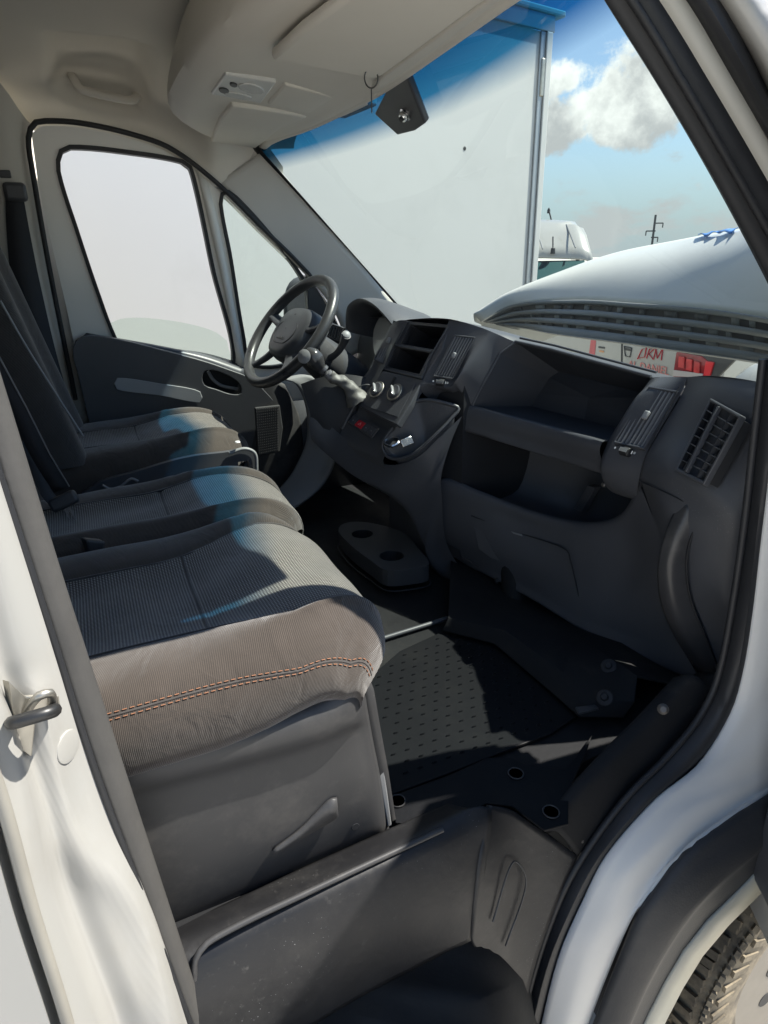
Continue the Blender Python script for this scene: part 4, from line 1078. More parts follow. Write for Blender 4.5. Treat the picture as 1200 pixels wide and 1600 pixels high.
# vents
SLAT = mat('slat_plastic', (.15, .155, .165), .35)
def vent(tl, tr, br, bl, n, m_slat=SLAT, tab=True, wheel=True, depth=.03, horizontal=False, rim_w=.006):
    nn = (bl - tl).cross(tr - tl).normalized()
    if nn.y > 0: nn = -nn
    c = (tl + tr + br + bl) / 4
    grow = lambda p, k: p + (p - c).normalized() * k
    fr = plate('vent', [grow(p, rim_w) + nn * .002 for p in (tl, tr, br, bl)], [[p + nn * .002 for p in (tl, tr, br, bl)]], -nn * .012, DARK2, dash, bevel=.002)
    d = -nn * depth
    grid('vent_duct', [[tl, tr, br, bl, tl], [tl + d, tr + d, br + d, bl + d, tl + d], [c + d] * 5], DEEP, fr, smooth=False)
    for i in range(n):
        u = (i + .5) / n
        p0, p1 = tl.lerp(tr, u), bl.lerp(br, u)
        ax = (p1 - p0)
        o = box('slat', (p0 + p1) / 2 - nn * .0035, (ax.length, .0030, .009), m_slat, fr, rot=frame3(ax, nn.cross(ax)) @ Matrix.Rotation(R(18), 3, 'X'), bevel=.0008)
    if tab:
        w = (tr - tl).length / n
        q = quad_lerp(tl, tr, br, bl, .5, .47)
        box('vent_tab', q + nn * .004, ((bl - tl).length * .15, w * 1.3, .008), GREYL, fr, rot=frame3(bl - tl, nn.cross(bl - tl)), bevel=.003)
    if wheel:
        dn = (bl - tl).normalized(); rt = (tr - tl).normalized(); wv = (tr - tl).length
        q = (bl + br) / 2 + dn * .017
        lw = lathe('vent_wheel', [(.009, -.011), (.010, -.010), (.010, .010), (.009, .011)], q + nn * -.003, rt, DEEP, fr, 24)
        for k in range(7):
            box('wheel_rib', q + rt * (.003 * (k - 3)) + nn * .0075, (.0012, .009, .002), GREYL, lw, rot=frame3(rt, dn))
        lathe('vent_mark', [(.0016, .0006), (.0030, .0006)], q + rt * (wv * .40) + nn * .003, nn, WHITE_MARK, fr, 14)
        box('vent_mark', q + rt * (wv * .29) + nn * .003, (.0016, .007, .0008), WHITE_MARK, fr, rot=frame3(rt, dn))
        lathe('vent_mark', [(0, .0008), (.0026, .0006)], q - rt * (wv * .36) + nn * .003, nn, WHITE_MARK, fr, 10)
    return fr
# pod of the centre vent and the cheek up to the bin
pod = [atx([(702, 500, .0), (722, 503, .03), (752, 512, .07), (772, 520, .095), (806, 535, .12)]),
       atx([(690, 530, .0), (708, 527, .025), (744, 529, .07), (759, 533, .09), (783, 553, .105)]),
       atx([(664, 588, .0), (680, 590, .02), (711, 596, .065), (722, 580, .085), (757, 600, .097)]),
       atx([(655, 606, .0), (671, 600, .02), (701, 606, .06), (711, 600, .075), (740, 635, .087)]),
       [p + V((0, .05, -.01)) for p in atx([(650, 625, .0), (668, 612, .02), (698, 618, .06), (706, 622, .075), (724, 655, .087)])]]
grid('centre_vent_pod', pod, DARK, dash, nu=40, nv=30)
o3 = V((0, -.004, .002))
vent(at(712, 527, x=.028) + o3, at(742, 530, x=.067) + o3, at(709, 591, x=.062) + o3, at(681, 587, x=.022) + o3, 7)
# vent strip left of the stack
lv = [at(618, 506, x=-.235), at(633, 505, x=-.19), at(600, 566, x=-.195), at(588, 560, x=-.235)]
vent(*[p + V((0, -.003, 0)) for p in lv], 4, tab=True, wheel=False)
grid('stack_cheek', [atx([(636, 500, -.172), (612, 545, -.174), (597, 580, -.178), (560, 634, -.185)]), atx([(622, 501, -.20), (604, 545, -.21), (588, 578, -.215), (556, 636, -.21)]), atx([(612, 508, -.25), (592, 545, -.25), (578, 575, -.25), (545, 620, -.24)]), [V((-.28, .93, 1.31)), V((-.28, .92, 1.22)), V((-.28, .90, 1.15)), V((-.27, .86, 1.03))]], DARK2, dash, nu=20, nv=20)
plate('dash_sun_block', [V((-.24, .84, .70)), V((.0, .84, .70)), V((.085, .88, .70)), V((.085, 1.25, .70)), V((-.24, 1.25, .70))], [], (0, 0, .50), DEEP, dash)  # unseen block added inside to keep the sun off the cup holder
# open bin
rim_b = atx([(740, 635, .087), (757, 600, .097), (783, 553, .105), (806, 536, .12), (860, 548, .21), (940, 570, .34), (1018, 591, .465), (985, 640, .46), (950, 690, .455), (850, 664, .27)])
seq = []
for i in range(len(rim_b)):
    a, b = rim_b[i], rim_b[(i + 1) % len(rim_b)]
    for k in range(6): seq.append(a.lerp(b, k / 6))
cb = sum(seq, V()) / len(seq)
inn = [cb + (p - cb) * .97 + V((0, .012, -.004)) for p in seq]
inn2 = [cb + V(((p.x - cb.x) * .80 + .01, (p.y - cb.y) * .6 + .11, (p.z - cb.z) * .56 - .040)) for p in seq]
cc = sum(inn2, V()) / len(inn2)
binn = grid('open_bin', [seq + [seq[0]], inn + [inn[0]], inn2 + [inn2[0]], [cc] * (len(seq) + 1)], mat('bin_shade_plastic', (.026, .029, .036), .6, var=.1, bump=.12, bscale=700), dash, smooth=False)  # bin plastic darkened, the shade inside is put into its colour
bead('bin_rim', [p + V((0, -.003, .002)) for p in seq[6 * 0: 6 * 3 + 1]], .0035, DARK2, binn, res=40)
bead('bin_rim', [p + V((0, -.003, .004)) for p in seq[6 * 3: 6 * 6 + 1]], .004, DARK2, binn, res=60)
bead('bin_rim', [p + V((0, .012, .012)) for p in seq[6 * 3: 6 * 6 + 1]], .003, DARK2, binn, res=60)
# rail and fascia below the bin
fa = [atx([(741, 634, .087), (850, 662, .27), (949, 689, .455)]), [p + V((0, -.012, .004)) for p in atx([(740, 636, .085), (850, 665, .27), (948, 692, .455)])], [p + V((0, -.018, -.002)) for p in atx([(738, 643, .083), (848, 673, .268), (947, 700, .453)])],
      [p + V((0, -.008, 0)) for p in atx([(728, 660, .078), (840, 695, .262), (946, 728, .452)])], atx([(722, 672, .074), (832, 706, .258), (945, 742, .45)]), [p + V((0, .05, 0)) for p in atx([(722, 676, .074), (832, 710, .258), (945, 746, .45)])]]
grid('bin_fascia', fa, DARK, dash, nu=40, nv=24)
# right vent pod
rp = [atx([(1018, 590, .465), (1030, 589, .49), (1075, 589, .577)]), [p + V((0, -.004, 0)) for p in atx([(985, 638, .462), (1000, 618, .49), (1068, 611, .577)])], atx([(950, 690, .457), (956, 697, .49), (1010, 710, .577)]), atx([(938, 730, .458), (941, 736, .485), (999, 748, .575)]), [p + V((0, .012, 0)) for p in atx([(944, 762, .468), (950, 770, .488), (990, 782, .565)])], [p + V((0, .06, 0)) for p in atx([(950, 770, .47), (958, 778, .49), (990, 788, .56)])]]
grid('right_vent_pod', rp, DARK, dash, nu=30, nv=36)
o3 = V((0, -.006, .003))
vent(at(1017, 609, x=.503) + o3, at(1060, 616, x=.572) + o3, at(1009, 700, x=.570) + o3, at(965, 691, x=.500) + o3, 7)
# right end of the dashboard
re = [atx([(1075, 589, .577), (1112, 587, .64), (1190, 598, .765), (1212, 612, .80)]),
      atx([(1068, 611, .578), (1112, 612, .665), (1185, 640, .79), (1215, 660, .83)]),
      atx([(1040, 660, .578), (1090, 680, .68), (1172, 715, .80), (1212, 735, .84)]),
      atx([(1010, 712, .578), (1058, 738, .69), (1150, 780, .80), (1205, 810, .845)]),
      atx([(1000, 748, .577), (1050, 770, .685), (1140, 810, .80), (1200, 850, .845)]),
      atx([(1006, 766, .581), (1046, 800, .69), (1132, 860, .80), (1190, 900, .845)]),
      atx([(1032, 846, .657), (1056, 876, .71), (1125, 930, .80), (1178, 960, .845)]),
      atx([(1056, 950, .692), (1075, 972, .735), (1128, 1000, .80), (1165, 1020, .845)]),
      atx([(1106, 1068, .772), (1112, 1066, .785), (1124, 1064, .80), (1150, 1070, .845)])]
grid('dash_end', re, DARK, dash, nu=40, nv=60)
bead('dash_seam', [p + V((.001, -.003, .001)) for p in atx([(1062, 605, .579), (1040, 650, .58), (1010, 712, .58), (1002, 750, .58), (1000, 768, .582)])], .0012, DEEP, dash, res=30)
bead('dash_seam', [p + V((.001, -.003, .001)) for p in atx([(1000, 752, .578), (1046, 772, .68), (1095, 798, .745)])], .0012, DEEP, dash, res=20)
# glossy curved grip strip on the end
cs = [atx([(1062, 782, .70), (1040, 830, .70), (1027, 885, .702), (1034, 950, .708), (1068, 1018, .73), (1112, 1074, .775)]),
      [p + V((.004, -.014, 0)) for p in atx([(1080, 786, .72), (1060, 840, .72), (1050, 890, .722), (1060, 955, .732), (1088, 1012, .755), (1118, 1066, .785)])],
      atx([(1097, 797, .745), (1078, 850, .74), (1074, 895, .742), (1082, 940, .75), (1100, 985, .77), (1122, 1040, .795)])]
grid('end_grip', cs, mat('worn_gloss_plastic', (.05, .05, .053), .33, var=.35, vscale=10, bump=.05, dirt=(.12, .115, .11, .5), dscale=8), dash, nu=40, nv=12, thick=.004)
bead('end_grip_groove', [p + V((.002, -.004, 0)) for p in cs[2]], .0022, DEEP, dash, res=40)
# square mesh demister vent on the end
sv = [at(1113, 629, x=.685), at(1157, 655, x=.785), at(1103, 753, x=.765), at(1062, 733, x=.695)]
sn = (sv[3] - sv[0]).cross(sv[1] - sv[0]).normalized()
if sn.y > 0: sn = -sn
sv = [p + sn * .004 for p in sv]
vn = vent(*sv, 2, DEEP, tab=False, wheel=False, rim_w=.008)
for k in range(1, 8):
    a, b = sv[0].lerp(sv[3], k / 8), sv[1].lerp(sv[2], k / 8)
    box('slat', (a + b) / 2 - sn * .004, ((b - a).length, .0016, .008), DARK2, vn, rot=frame3(b - a, sn.cross(b - a)))
a, b = sv[0].lerp(sv[1], .36), sv[3].lerp(sv[2], .36)
box('vent_bar', (a + b) / 2 + sn * .001, ((b - a).length, .006, .008), DARK2, vn, rot=frame3(b - a, sn.cross(b - a)), bevel=.001)
# big open pocket and the knee panel with its glovebox lid
lip = [(670, 764, .0), (692, 751, .04), (745, 771, .13), (827, 802, .26), (910, 820, .40), (967, 808, .50), (1002, 758, .577)]
LP = atx(lip)
pk = cr(LP, 40)
roofp = atx([(690, 690, .03), (722, 676, .074), (780, 694, .17), (832, 710, .258), (890, 727, .36), (945, 746, .45), (1000, 756, .575)])
rfp = cr(roofp, 40)
pocket = grid('open_pocket', [[p + V((0, .008, .004)) for p in pk], [p + V((0, .05, -.05)) for p in pk], [p + V((0, .20, -.04)) for p in pk], [V((p.x, q.y + .2, q.z + .02)) for p, q in zip(rfp, rfp)], [p + V((0, .04, 0)) for p in rfp]], DARK, dash, nv=20)
plate('pocket_rib', [at(a, b, y=1.12) for a, b in ((918, 758), (930, 762), (908, 800), (896, 795))], [], V((.0, .02, 0)), DARK2, pocket, bevel=.002)
kn_ = [[p + V((0, .010, .006)) for p in LP], [p + V((0, -.004, .002)) for p in LP],
       [p + V((0, -.008, 0)) for p in atx([(668, 775, .0), (690, 768, .04), (742, 788, .13), (828, 818, .262), (910, 836, .41), (975, 830, .52), (1012, 775, .59)])],
       atx([(671, 810, .0), (695, 830, .05), (742, 850, .14), (830, 880, .30), (910, 905, .44), (985, 900, .56), (1034, 850, .66)]),
       atx([(680, 835, .0), (712, 868, .06), (752, 884, .15), (832, 922, .31), (908, 962, .46), (985, 990, .59), (1062, 1000, .70)]),
       atx([(694, 850, .0), (728, 882, .07), (760, 898, .16), (835, 938, .32), (908, 983, .47), (990, 1022, .61), (1112, 1078, .78)]),
       [p + V((0, .08, .005)) for p in atx([(694, 850, .0), (728, 882, .07), (760, 898, .16), (835, 938, .32), (908, 983, .47), (990, 1022, .61), (1112, 1078, .78)])]]
knee = grid('knee_panel', kn_, DARK, dash, nu=60, nv=50)
def on(p, k=.0035): return p + V((0, -k, .001))
gl = [on(p) for p in atx([(738, 806, .132), (800, 829, .225), (860, 848, .335), (888, 861, .392), (893, 876, .405), (900, 905, .425), (906, 932, .44)])]
bead('glovebox_seam', gl, .0016, DEEP, knee, res=50)
bead('knee_panel_groove', [on(p, .002) for p in atx([(676, 793, .004), (684, 822, .02), (712, 862, .06), (750, 886, .145)])], .0022, GREY, knee, res=30)
plate('ashtray_lid', [on(p, .0) for p in atx([(742, 824, .137), (801, 851, .232), (803, 886, .243), (768, 872, .187), (750, 858, .157)])], [], V((0, -.006, .001)), DARK2, knee, bevel=.002)
plate('scuff', [on(p, .005) for p in atx([(797, 829, .222), (818, 835, .26), (819, 838, .262), (798, 832, .224)])], [], V((0, -.0006, 0)), GREYL, knee)
tube('heater_duct', [at(800, 880, y=.97), at(803, 920, y=.965), at(802, 960, y=.955), at(796, 995, y=.945)], [.034, .034, .036, .046], RUBBER, dash, n=20, res=14)
lathe('duct_clip', [(0, .006), (.006, .005), (.009, 0)], at(776, 907, y=.93), (0, -1, .2), DEEP, dash, 12)

# console below the stack
tr = [cl((562, 630), (590, 648), (620, 664), o=-.004), [p + V((0, -.002, -.012)) for p in atx([(558, 640, -.185), (585, 655, -.12), (615, 670, -.02)])],
      atx([(553, 648, -.195), (580, 664, -.12), (612, 680, -.025)]), atx([(536, 670, -.205), (566, 690, -.125), (603, 709, -.03)]), [p + V((0, -.004, -.006)) for p in atx([(532, 677, -.207), (563, 697, -.127), (601, 716, -.032)])], atx([(530, 690, -.205), (562, 712, -.125), (602, 732, -.03)])]
tray = grid('console_tray', tr, DARK2, dash, nu=24, nv=24)
hs = atx([(544, 660, -.198), (554, 651, -.190), (594, 671, -.075), (582, 686, -.082)])
hn = (hs[3] - hs[0]).cross(hs[1] - hs[0]).normalized()
if hn.z < 0: hn = -hn
strip_ = plate('switch_strip', [p + hn * .002 for p in hs], [], hn * .004, DARK2, tray, bevel=.0015)
for u0, u1, m in ((.04, .26, DARK), (.29, .55, RED), (.58, .76, DARK), (.79, .96, DARK)):
    q = [quad_lerp(hs[1], hs[2], hs[3], hs[0], u, v) + hn * .006 for u, v in ((u0, .12), (u1, .12), (u1, .88), (u0, .88))]
    b_ = plate('hazard_button' if m is RED else 'switch', q, [], hn * .003, m, strip_, bevel=.001)
    c = sum(q, V()) / 4 + hn * .0034
    ex, ey = (q[1] - q[0]).normalized(), (q[0] - q[3]).normalized()
    if m is RED:
        t_ = [c + ex * (.007 * math.cos(R(90 + 120 * k))) + ey * (.007 * math.sin(R(90 + 120 * k))) for k in range(3)]
        ti = [c + ex * (.0045 * math.cos(R(90 + 120 * k))) + ey * (.0045 * math.sin(R(90 + 120 * k))) for k in range(3)]
        plate('hazard_triangle', t_, [ti], hn * .0004, mat('pale_red_print', (.8, .3, .3), .5), b_)
    else:
        box('switch_mark', c, (.004, .003, .0006), GREYL, b_, rot=frame3(ex, ey))
# left rim of the tray
bead('tray_rim', [p + V((0, 0, .004)) for p in atx([(566, 616, -.19), (556, 632, -.20), (546, 650, -.208), (535, 672, -.212)])], .007, DARK2, tray, res=24)
# side pocket to the right with its inner wall
pr = atx([(598, 694, -.03), (622, 660, -.012), (640, 636, -.002), (652, 628, .004), (672, 626, .03), (700, 632, .065), (717, 639, .085), (706, 655, .085), (680, 682, .075), (650, 708, .05), (624, 718, .015), (606, 714, -.015)])
pr = cr(pr, 60, True)
cp_ = sum(pr, V()) / len(pr)
p1_ = [cp_ + (p - cp_) * .90 + V((0, .0, -.004)) for p in pr]
p2_ = [cp_ + (p - cp_) * .74 + V((0, .02, -.055)) for p in pr]
cen = sum(p2_, V()) / len(p2_)
spk_ = grid('console_pocket', [pr + [pr[0]], p1_ + [p1_[0]], p2_ + [p2_[0]], [cen] * (len(pr) + 1)], DARK, dash, autos=40)
bead('pocket_rim', [p + V((0, -.001, .002)) for p in pr], .005, DARK2, spk_, closed=True)
rc = at(613, 692, x=-.005)
lathe('socket_ring', [(.021, 0), (.024, .005), (.021, .008), (.016, .006), (.0155, -.002)], rc, (.2, -.35, .9), CHROME, spk_, 36)
lathe('socket_well', [(.0, .001), (.016, .002)], rc, (.2, -.35, .9), DEEP, spk_, 24)
box('socket_lid', at(636, 690, x=.03), (.035, .022, .006), CHROME, spk_, rot=frame3(at(655, 684, x=.03) - at(630, 694, x=.03), UP), bevel=.002)
# console body down to the floor
cbr = [atx([(486, 640, -.25), (524, 672, -.212), (562, 705, -.13), (604, 726, -.03), (650, 716, .05), (690, 680, .08), (722, 650, .09)]),
       atx([(484, 665, -.25), (516, 700, -.21), (560, 730, -.12), (608, 752, -.01), (650, 748, .045), (678, 730, .075), (705, 690, .085)]),
       atx([(490, 690, -.25), (520, 718, -.205), (560, 748, -.11), (606, 770, -.01), (645, 780, .03), (668, 770, .055), (690, 740, .08)]),
       [V((-.28, .80, .93)), V((-.22, .80, .90)), V((-.12, .80, .86))] + atx([(640, 805, .0), (660, 815, .02), (672, 800, .04), (690, 770, .07)]),
       [V((-.30, .84, .62)), V((-.24, .84, .62)), V((-.14, .84, .62)), V((-.02, .86, .62))] + atx([(668, 872, .01), (684, 860, .03), (700, 855, .06)]),
       [V((-.30, .84, .60)), V((-.24, .84, .60)), V((-.14, .84, .60)), V((-.02, .88, .58)), V((.06, .90, .58)), V((.1, .92, .58)), V((.14, .94, .58))]]
grid('console_body', cbr, DARK, dash, nu=40, nv=44)
# cup holder shelf
CZ = .70
co = cr([at(a, b, z=CZ) for a, b in ((530, 832), (533, 820), (552, 815), (585, 818), (630, 832), (655, 858), (670, 882), (640, 889), (604, 891), (580, 876), (552, 855))], 50, True)
def circ(a, b, r): 
    c = at(a, b, z=CZ); return [c + V((r * math.cos(2 * math.pi * k / 28), r * math.sin(2 * math.pi * k / 28), 0)) for k in range(28)], c
h1, k1 = circ(566, 834, .034); h2, k2 = circ(612, 868, .036)
cup = plate('cup_holder', co, [h1, h2], V((0, 0, -.05)), mat('cup_plastic', (.055, .058, .064), .5, bump=.1), dash, bevel=.003, seg=3)
for k_, r in ((k1, .034), (k2, .036)):
    lathe('cup', [(r, -.002), (r * .96, -.05), (0, -.05)], k_, (0, 0, 1), DEEP, cup, 28, open_top=True)
bead('cup_holder_edge', [p + V((0, 0, -.062)) + (p - (k1 + k2) / 2).normalized() * .006 for p in co[:50]], .0025, DEEP, cup, closed=True)
# instrument binnacle
hd = atx([(541, 512, -.64), (541, 492, -.63), (545, 476, -.60), (562, 466, -.53), (586, 476, -.42), (614, 505, -.32), (630, 532, -.27)])
hd = cr(hd, 40)
hin = [p + V(((-.47 - p.x) * .10, .012, -.016)) for p in hd]
hback = [V((p.x * .98, p.y + .20, p.z - .05)) for p in hd]
hin2 = [V((p.x * .97 - .01, p.y + .12, p.z - .03)) for p in hin]
grid('binnacle_hood', [hin2, hin, [a.lerp(b, .5) + V((0, -.010, .004)) for a, b in zip(hin, hd)], hd, [a.lerp(b, .3) + V((0, 0, .012)) for a, b in zip(hd, hback)], hback], DARK, dash, nv=30)
cl_ = [p + V((0, .05, -.004)) for p in atx([(562, 520, -.58), (571, 497, -.56), (585, 492, -.50), (607, 506, -.40), (604, 530, -.38), (584, 556, -.44), (566, 556, -.52)])]
lensm = mat('cluster_lens', (.42, .425, .41), .15, spec=.9)  # pale base stands in for the bright reflection on the lens
cluster = plate('cluster_lens', cr(cl_, 40, True), [], V((0, .004, -.002)), lensm, dash, bevel=.001)
grid('dash_left', [[V((-.86, .99, 1.26)), V((-.62, .95, 1.30)), V((-.45, .96, 1.24)), V((-.27, .93, 1.29))], [V((-.86, .97, 1.2)), V((-.62, .93, 1.2)), V((-.45, .93, 1.19)), V((-.27, .91, 1.2))], [V((-.86, .97, 1.08)), V((-.62, .93, 1.06)), V((-.45, .92, 1.05)), V((-.27, .90, 1.05))], [V((-.86, 1.0, .95)), V((-.62, .98, .92)), V((-.45, .97, .9)), V((-.27, .93, .9))]], DARK2, dash, nu=40, nv=20)
dv_ = [at(516, 507, x=-.72), at(533, 513, x=-.68), at(528, 531, x=-.69), at(512, 524, x=-.73)]
vent(*dv_, 4, tab=False, wheel=False, rim_w=.008)

# ---------------------------------------------------------------- steering wheel
wc_ = at(452, 517, x=-.45)
wn_ = V((math.sin(R(10)) * math.cos(R(40)), -math.cos(R(10)) * math.cos(R(40)), math.sin(R(40))))
wu = wn_.cross(V((0, 0, 1))).normalized()
wv_ = wn_.cross(wu) * -1
if wv_.z < 0: wv_ = -wv_
wu = wv_.cross(wn_)
sw = thing('steering_wheel', wc_, 'black four spoke steering wheel with a plain padded hub', 'steering wheel')
def wp(a, b, h=0.0): return wc_ + wu * a + wv_ * b + wn_ * h
tube('wheel_rim', [wp(.186 * math.cos(2 * math.pi * k / 72), .186 * math.sin(2 * math.pi * k / 72)) for k in range(72)], .0165, LEATHER, sw, n=18, closed=True)
hl_ = [(a * 1.14, b * 1.12) for a, b in [(-.085, .035), (-.07, .062), (-.035, .075), (.035, .075), (.07, .062), (.085, .035), (.082, -.02), (.06, -.06), (.035, -.075), (-.035, -.075), (-.06, -.06), (-.082, -.02)]]
hub_r = []
for s_, h in ((1.0, -.055), (1.04, -.02), (1.0, .004), (.93, .016), (.75, .022), (.4, .025), (.02, .026)):
    hub_r.append(cr([wp(a * s_, b * s_, h - .012) for a, b in hl_], 60, True))
hub = grid('wheel_hub', [r_ + [r_[0]] for r_ in hub_r], DARK2, sw, autos=60)
for (a0_, b0_, a1_, b1_, w0, w1) in ((-.07, .02, -.175, .045, .030, .020), (.07, .02, .175, .045, .030, .020), (-.055, -.05, -.115, -.142, .024, .018), (.055, -.05, .115, -.142, .024, .018)):
    tube('spoke', [wp(a0_, b0_, -.022), wp((a0_ + a1_) / 2, (b0_ + b1_) / 2, -.020), wp(a1_, b1_, -.006)], [w0, (w0 + w1) / 2, w1], DARK2, sw, n=14, res=10, flat=.5)
pl_ = cr([wp(a * .62, b * .45 - .012, .0115) for a, b in hl_], 40, True)
bead('hub_groove', pl_, .0012, DEEP, hub, closed=True)
# small embossed rampant animal badge on the hub, as a simple relief outline
bd = [(-.010, .046), (-.006, .052), (.0, .056), (.004, .053), (.003, .048), (.009, .049), (.012, .045), (.006, .043), (.010, .038), (.007, .034), (.003, .038), (-.002, .036), (-.004, .030), (-.009, .032), (-.005, .038), (-.006, .042)]
plate('hub_badge', [wp(a, b, .0095) for a, b in bd], [], wn_ * .002, GREY, hub)
def text(name, s, pos, ex, ey, size, m, parent, ext=.0006):
    cu = bpy.data.curves.new(name, 'FONT'); cu.body = s; cu.size = size; cu.extrude = ext; cu.align_x = 'CENTER'; cu.align_y = 'CENTER'
    o = bpy.data.objects.new(name, cu); COL.objects.link(o)
    Mx = frame3(ex, ey).to_4x4(); Mx.translation = pos; o.matrix_world = Mx
    dg = bpy.context.evaluated_depsgraph_get(); dg.update()
    me = bpy.data.meshes.new_from_object(o.evaluated_get(dg)); me.transform(Mx)
    bpy.data.objects.remove(o); me.materials.clear(); me.materials.append(m)
    return put(bpy.data.objects.new(name, me), parent)
text('hub_text', 'AIRBAG', wp(0, -.035, .0150), wu, wv_, .012, GREY, hub)
sh0 = wp(0, .0, -.05); sh1 = sh0 - wn_ * .30
tube('column_shroud', [sh0, sh0 - wn_ * .06, sh0 - wn_ * .15, sh1], [.052, .066, .072, .07], DARK2, sw, n=24, res=12)
grid('column_cover', [[p + V((-.075, 0, .0)), p + V((-.05, 0, .06)), p + V((.05, 0, .06)), p + V((.075, 0, .0)), p + V((.05, 0, -.06)), p + V((-.05, 0, -.06)), p + V((-.075, 0, 0))] for p in (sh0 - wn_ * .05, sh0 - wn_ * .16)], GREY, sw, nu=40)
tube('wiper_stalk', atx([(515, 560, -.40), (528, 550, -.36), (537, 535, -.33), (541, 524, -.31)]), [.012, .010, .011, .0145], DARK2, sw, n=14, res=14)
lathe('stalk_cap', [(.0, .0035), (.008, .003), (.0125, 0)], at(541.5, 522, x=-.308), at(541, 522, x=-.3) - at(533, 538, x=-.34), GREYL, sw, 20)
tube('indicator_stalk', [wp(-.04, .0, -.08), wp(-.12, .02, -.085), wp(-.19, .035, -.08)], .009, DARK2, sw, n=12, res=12)
lathe('ignition_lock', [(0, .01), (.012, .009), (.017, 0), (.018, -.03)], at(508, 586, x=-.33), (.9, -.4, .2), DEEP, sw, 20)
tube('hanging_cable', atx([(556, 612, -.20), (562, 604, -.20), (575, 601, -.195), (585, 606, -.19)]), .0018, SEAL, dash, n=6, res=20)

# ---------------------------------------------------------------- gear lever
gear = thing('gear_lever', at(540, 610, x=-.21), 'gear lever with pear shaped black knob and crumpled pale grey gaiter', 'gear lever')
gk = [at(478, 548, x=-.235), at(484, 552, x=-.232), at(492, 562, x=-.23), at(499, 572, x=-.228), at(505, 580, x=-.226), at(511, 586, x=-.224)]
tube('gear_knob', gk, [.010, .024, .027, .020, .011, .008], mat('knob_gloss', (.05, .05, .052), .22, var=.2), gear, n=22, res=24)
lathe('knob_cap', [(0, .004), (.014, .003), (.020, 0)], at(475, 557, x=-.222), at(473, 557, x=-.2) - at(485, 561, x=-.235), GREYL, gear, 24)
lathe('reverse_collar', [(.009, -.006), (.015, -.004), (.016, .004), (.010, .007)], at(505, 577, x=-.226), gk[5] - gk[3], DARK2, gear, 20)
lathe('reverse_collar', [(.010, -.010), (.014, -.008), (.013, .010), (.011, .012)], at(514, 586, x=-.223), gk[5] - gk[3], mat('collar_grey', (.17, .17, .18), .35), gear, 20)
gp = [at(514, 584, x=-.222), at(522, 592, x=-.22), at(535, 596, x=-.215), at(548, 608, x=-.21), at(560, 628, x=-.20)]
GAIT = mat('gaiter_vinyl', (.13, .128, .12), .55, var=.15, vscale=40, bump=.3, bscale=70)
gt = tube('gaiter', gp, [.013, .016, .017, .025, .036], GAIT, gear, n=24, res=26)
for v_ in gt.data.vertices:
    v_.co += Vector((math.sin(v_.co.z * 260), math.sin(v_.co.x * 230 + 1), math.sin(v_.co.y * 240))) * .0018
bm = bmesh.new()
gm = grid('gear_housing', [atx([(470, 600, -.27), (500, 590, -.25), (540, 585, -.24), (575, 590, -.235)]), atx([(478, 625, -.26), (505, 630, -.235), (540, 630, -.215), (566, 625, -.20)]), atx([(484, 645, -.25), (512, 655, -.225), (535, 660, -.212), (550, 650, -.205)]), atx([(488, 665, -.25), (514, 672, -.222), (530, 680, -.215), (540, 680, -.21)])], DEEP, gear, nu=20, nv=20)

# ---------------------------------------------------------------- floor mat
fm = thing('floor_mat', at(720, 1110, z=FZ), 'black rubber floor mat with raised dots in the passenger footwell', 'floor mat')
mo = [at(a, b, z=FZ + .004) for a, b in ((572, 1066), (625, 1020), (690, 990), (768, 1006), (842, 1070), (902, 1122), (860, 1150), (780, 1180), (700, 1212), (612, 1245))]
mt = plate('mat_sheet', mo, [], V((0, 0, .006)), MATM, fm, bevel=.002)
bm = bmesh.new()
c00, c10, c11, c01 = [at(a, b, z=FZ + .010) for a, b in ((612, 1230), (690, 1000), (885, 1118), (700, 1205))]
ex, ey = V((1, 0, 0)), V((0, 1, 0))
xs_ = [p.x for p in mo]; ys_ = [p.y for p in mo]
def inside(p):
    c = False
    for i in range(len(mo)):
        a, b = mo[i], mo[i - 1]
        if (a.y > p.y) != (b.y > p.y) and p.x < (b.x - a.x) * (p.y - a.y) / (b.y - a.y) + a.x: c = not c
    return c
x = min(xs_)
k = 0
while x < max(xs_):
    y = min(ys_) + (k % 2) * .014
    while y < max(ys_):
        p = V((x, y, FZ + .010))
        if inside(p) and inside(p + V((.02, 0, 0))) and inside(p - V((.02, 0, 0))) and inside(p + V((0, .02, 0))) and inside(p - V((0, .02, 0))):
            bmesh.ops.create_cone(bm, cap_ends=True, segments=6, radius1=.0045, radius2=.0022, depth=.004, matrix=Matrix.Translation(p + V((0, 0, .0015))) @ Matrix.Diagonal((.55, 1.6, 1, 1)))
        y += .030
    x += .026; k += 1
me = bpy.data.meshes.new('raised_dots'); bm.to_mesh(me); bm.free(); me.materials.append(MATM)
o_ = put(bpy.data.objects.new('raised_dots', me), mt); o_['kind'] = 'stuff'
fl = [at(a, b, z=FZ + .012) for a, b in ((612, 1246), (700, 1214), (762, 1186), (800, 1186), (820, 1196), (884, 1205), (925, 1150), (915, 1180), (888, 1240), (888, 1290), (850, 1300), (800, 1262), (760, 1258), (690, 1292), (618, 1288))]  # outer corner stretched over the floor to darken a sunlit patch
flap = plate('mat_flap', fl, [], V((0, 0, .004)), MATM, fm, bevel=.0015)
